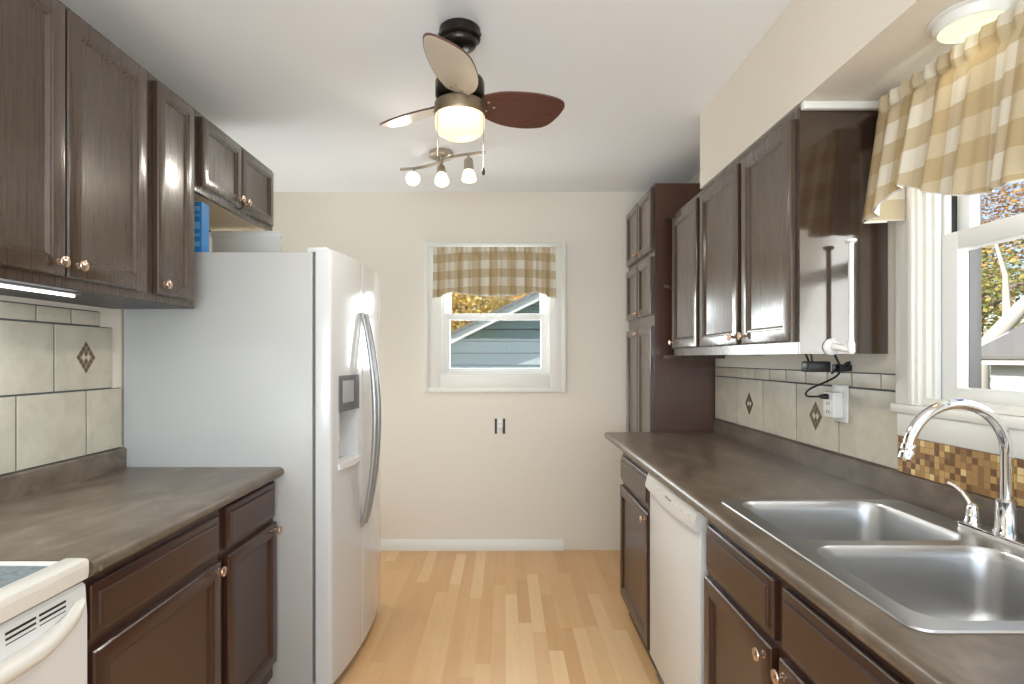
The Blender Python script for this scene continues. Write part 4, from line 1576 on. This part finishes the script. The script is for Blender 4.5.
XE, XRG = -1.45, 1.5
mb = MB()
z = GZ
while z < under(XRG) - 0.02:
    h = 0.15
    za, zb_ = z, min(z + h - 0.012, under(XRG) - 0.01)

    def xstart(zz):
        return max(XE + 0.2, -0.681 + (zz - 1.50) / SL)
    xa0, xb0 = xstart(za), xstart(zb_)
    x1e = XRG + (XRG - XE - 0.2)
    f0, f1 = HY - 0.028, HY
    ea, eb = 2 * XRG - xa0, 2 * XRG - xb0
    mb.rings([[(xa0, f0, za), (ea, f0, za), (eb, f1 - 0.002, zb_), (xb0, f1 - 0.002, zb_)],
              [(xa0, HY + 0.028, za), (ea, HY + 0.028, za), (eb, HY + 0.028, zb_), (xb0, HY + 0.028, zb_)]])
    z += h
mb.build('siding', M['siding'], c, smooth=0)
mb = MB().prism([(XE + 0.25, GZ), (2 * XRG - XE - 0.25, GZ), (2 * XRG - XE - 0.25, under(XE + 0.25) - 0.02), (XRG, under(XRG) - 0.02), (XE + 0.25, under(XE + 0.25) - 0.02)], 'y', HY + 0.03, HY + 0.06)
mb.build('shadow_backing', M['gap'], c, smooth=0)  # dark backing imitates shadow lines in the gaps between siding boards
mb = MB()
mb.box(XE + 0.25, XE + 0.3, HY + 0.06, 12, GZ, under(XE + 0.3))
mb.build('side_wall', M['siding'], c, smooth=0)
OV = 0.24
mb = MB()
for sgn in (1, -1):
    def X(x):
        return x if sgn > 0 else 2 * XRG - x
    mb.prism([(X(XE), under(XE) - 0.005), (X(XRG), under(XRG) - 0.005), (X(XRG), under(XRG) + 0.095), (X(XE), under(XE) + 0.095)], 'y', HY - OV - 0.025, HY - OV)
    mb.prism([(X(XE), under(XE) + 0.005), (X(XRG), under(XRG) + 0.005), (X(XRG), under(XRG) + 0.02), (X(XE), under(XE) + 0.02)], 'y', HY - OV, HY + 0.06)
mb.build('rake_board', M['shed_white'], c, smooth=0, label='white roof edge board')
mb = MB()
for sgn in (1, -1):
    def X(x):
        return x if sgn > 0 else 2 * XRG - x
    mb.prism([(X(XE - 0.1), under(XE - 0.1) + 0.096), (X(XRG), under(XRG) + 0.096), (X(XRG), under(XRG) + 0.135), (X(XE - 0.1), under(XE - 0.1) + 0.135)], 'y', HY - OV - 0.05, 12.2)
mb.build('roof', M['shingle'], c, smooth=0)

# white shed outside the sink window
c = thing('garden_shed', 'white shed with grey shingle roof outside the sink window', 'shed', (9, 6, GZ))
SXW, SYF, SYN = 7.05, 8.05, 3.6
mb = MB()
z = GZ
while z < 1.26:
    mb.prism([(SXW - 0.012, z), (SXW, z + 0.16), (SXW + 0.05, z + 0.16), (SXW + 0.05, z)], 'y', SYN, SYF)
    mb.prism([(SYF + 0.012, z), (SYF, z + 0.16), (SYF - 0.05, z + 0.16), (SYF - 0.05, z)], 'x', SXW + 0.05, 10.6)
    z += 0.16
mb.prism([(SXW, 1.2), (8.85, 2.15), (10.6, 1.2)], 'y', SYF - 0.05, SYF - 0.01)
mb.build('wall', M['shed_white'], c, smooth=0)
mb = MB().box(SXW - 0.22, SXW - 0.19, SYN - 0.2, SYF + 0.25, 1.24, 1.37)
mb.prism([(SXW - 0.2, 1.27), (8.85, 2.22), (8.85, 2.35), (SXW - 0.2, 1.40)], 'y', SYF + 0.22, SYF + 0.25)
mb.build('fascia', M['shed_white'], c, smooth=0)
mb = MB().prism([(SXW - 0.25, 1.36), (8.85, 2.38), (10.9, 1.30), (10.9, 1.26), (8.85, 2.34), (SXW - 0.25, 1.32)], 'y', SYN - 0.2, SYF + 0.28)
mb.build('roof', M['shingle'], c, smooth=0)


# trees
def leaves(center, rad, n, size, seed):
    rnd = random.Random(seed)
    mb = MB()
    blobs = []
    for _ in range(9):
        a = rnd.uniform(0, 2 * PI)
        r = rnd.uniform(0.2, 0.75)
        blobs.append((Vector((math.cos(a) * r * rad[0], math.sin(a) * r * rad[1], rnd.uniform(-0.7, 0.75) * rad[2])), rnd.uniform(0.32, 0.55)))
    bm = mb.bm
    for _ in range(n):
        b, br = rnd.choice(blobs) if rnd.random() < 0.5 else (Vector((0, 0, 0)), 1.0)
        while True:
            d = Vector((rnd.uniform(-1, 1), rnd.uniform(-1, 1), rnd.uniform(-1, 1)))
            if 0.15 < d.length < 1:
                break
        p = Vector(center) + b + Vector((d.x * rad[0], d.y * rad[1], d.z * rad[2])) * br
        s = size * rnd.uniform(0.6, 1.3)
        u = Vector((rnd.gauss(0, 1), rnd.gauss(0, 1), rnd.gauss(0, 1))).normalized()
        w = u.orthogonal().normalized()
        bm.faces.new([bm.verts.new(p + u * s), bm.verts.new(p + w * s * 0.55), bm.verts.new(p - u * s * 0.9), bm.verts.new(p - w * s * 0.55)])
    return mb


def tree(label, x, y, h, rad, lm, n, size, seed, bark='bark', lean=(0, 0)):
    rnd = random.Random(seed * 7 + 1)
    c = thing('tree', label, 'tree', (x, y, GZ), 'autumn trees outdoors')
    top = Vector((x + lean[0], y + lean[1], GZ + h))
    mb = MB()
    p = [Vector((x, y, GZ)).lerp(top, k / 6) + Vector((rnd.uniform(-.08, .08), rnd.uniform(-.08, .08), 0)) * (1 if 0 < k < 6 else 0) for k in range(7)]
    mb.tube(p, [0.22 - 0.025 * k for k in range(7)], 10)
    tr_ = mb.build('trunk', M[bark], c)
    for k in range(7):
        q = p[2 + k % 4]
        a = rnd.uniform(0, 2 * PI)
        e = q + Vector((math.cos(a) * rad[0] * 0.8, math.sin(a) * rad[1] * 0.8, rnd.uniform(0.6, 1.6)))
        mid = q.lerp(e, 0.5) + Vector((0, 0, 0.25))
        MB().tube([q, mid, e], [0.09, 0.06, 0.02], 8).build('branch', M[bark], c)
    leaves((top.x, top.y, top.z - 0.4), rad, n, size, seed).build('foliage', M[lm], c, smooth=0, recalc=False)


tree('bright yellow autumn tree behind the green house, left of its roof', -1.6, 14.0, 4.2, (2.0, 1.5, 2.4), 'leaf_yellow', 22000, 0.075, 11)
tree('golden autumn tree behind the green house roof slope', 1.6, 19.0, 5.0, (2.6, 1.8, 3.0), 'leaf_yellow', 15000, 0.13, 12)
tree('rust coloured autumn tree seen highest through the sink window', 20.5, 24.0, 8.0, (3.8, 3.2, 4.6), 'leaf_rust', 12000, 0.12, 13)
tree('green and gold tree behind the white shed', 11.6, 13.6, 3.6, (1.7, 1.4, 1.5), 'leaf_green', 4200, 0.075, 14, 'bark')

# pale bare leaning trunk in front of the shed trees
c = thing('tree', 'pale bare leaning tree limb above the shed roof', 'tree', (9.5, 11.1, GZ), 'autumn trees outdoors')
MB().tube([(9.5, 11.1, GZ), (9.45, 11.1, 0.6), (9.5, 11.1, 1.45), (10.2, 11.0, 2.3), (11.2, 10.9, 3.2), (12.4, 10.8, 4.0)], [0.2, 0.18, 0.16, 0.14, 0.11, 0.06], 10).build('trunk', M['pale_bark'], c)
MB().tube([(10.0, 11.05, 2.05), (10.1, 11.2, 3.0), (9.9, 11.3, 4.0)], [0.08, 0.05, 0.02], 8).build('branch', M['pale_bark'], c)

# tidy helper property
for o in bpy.data.objects:
    if '_o' in o:
        del o['_o']
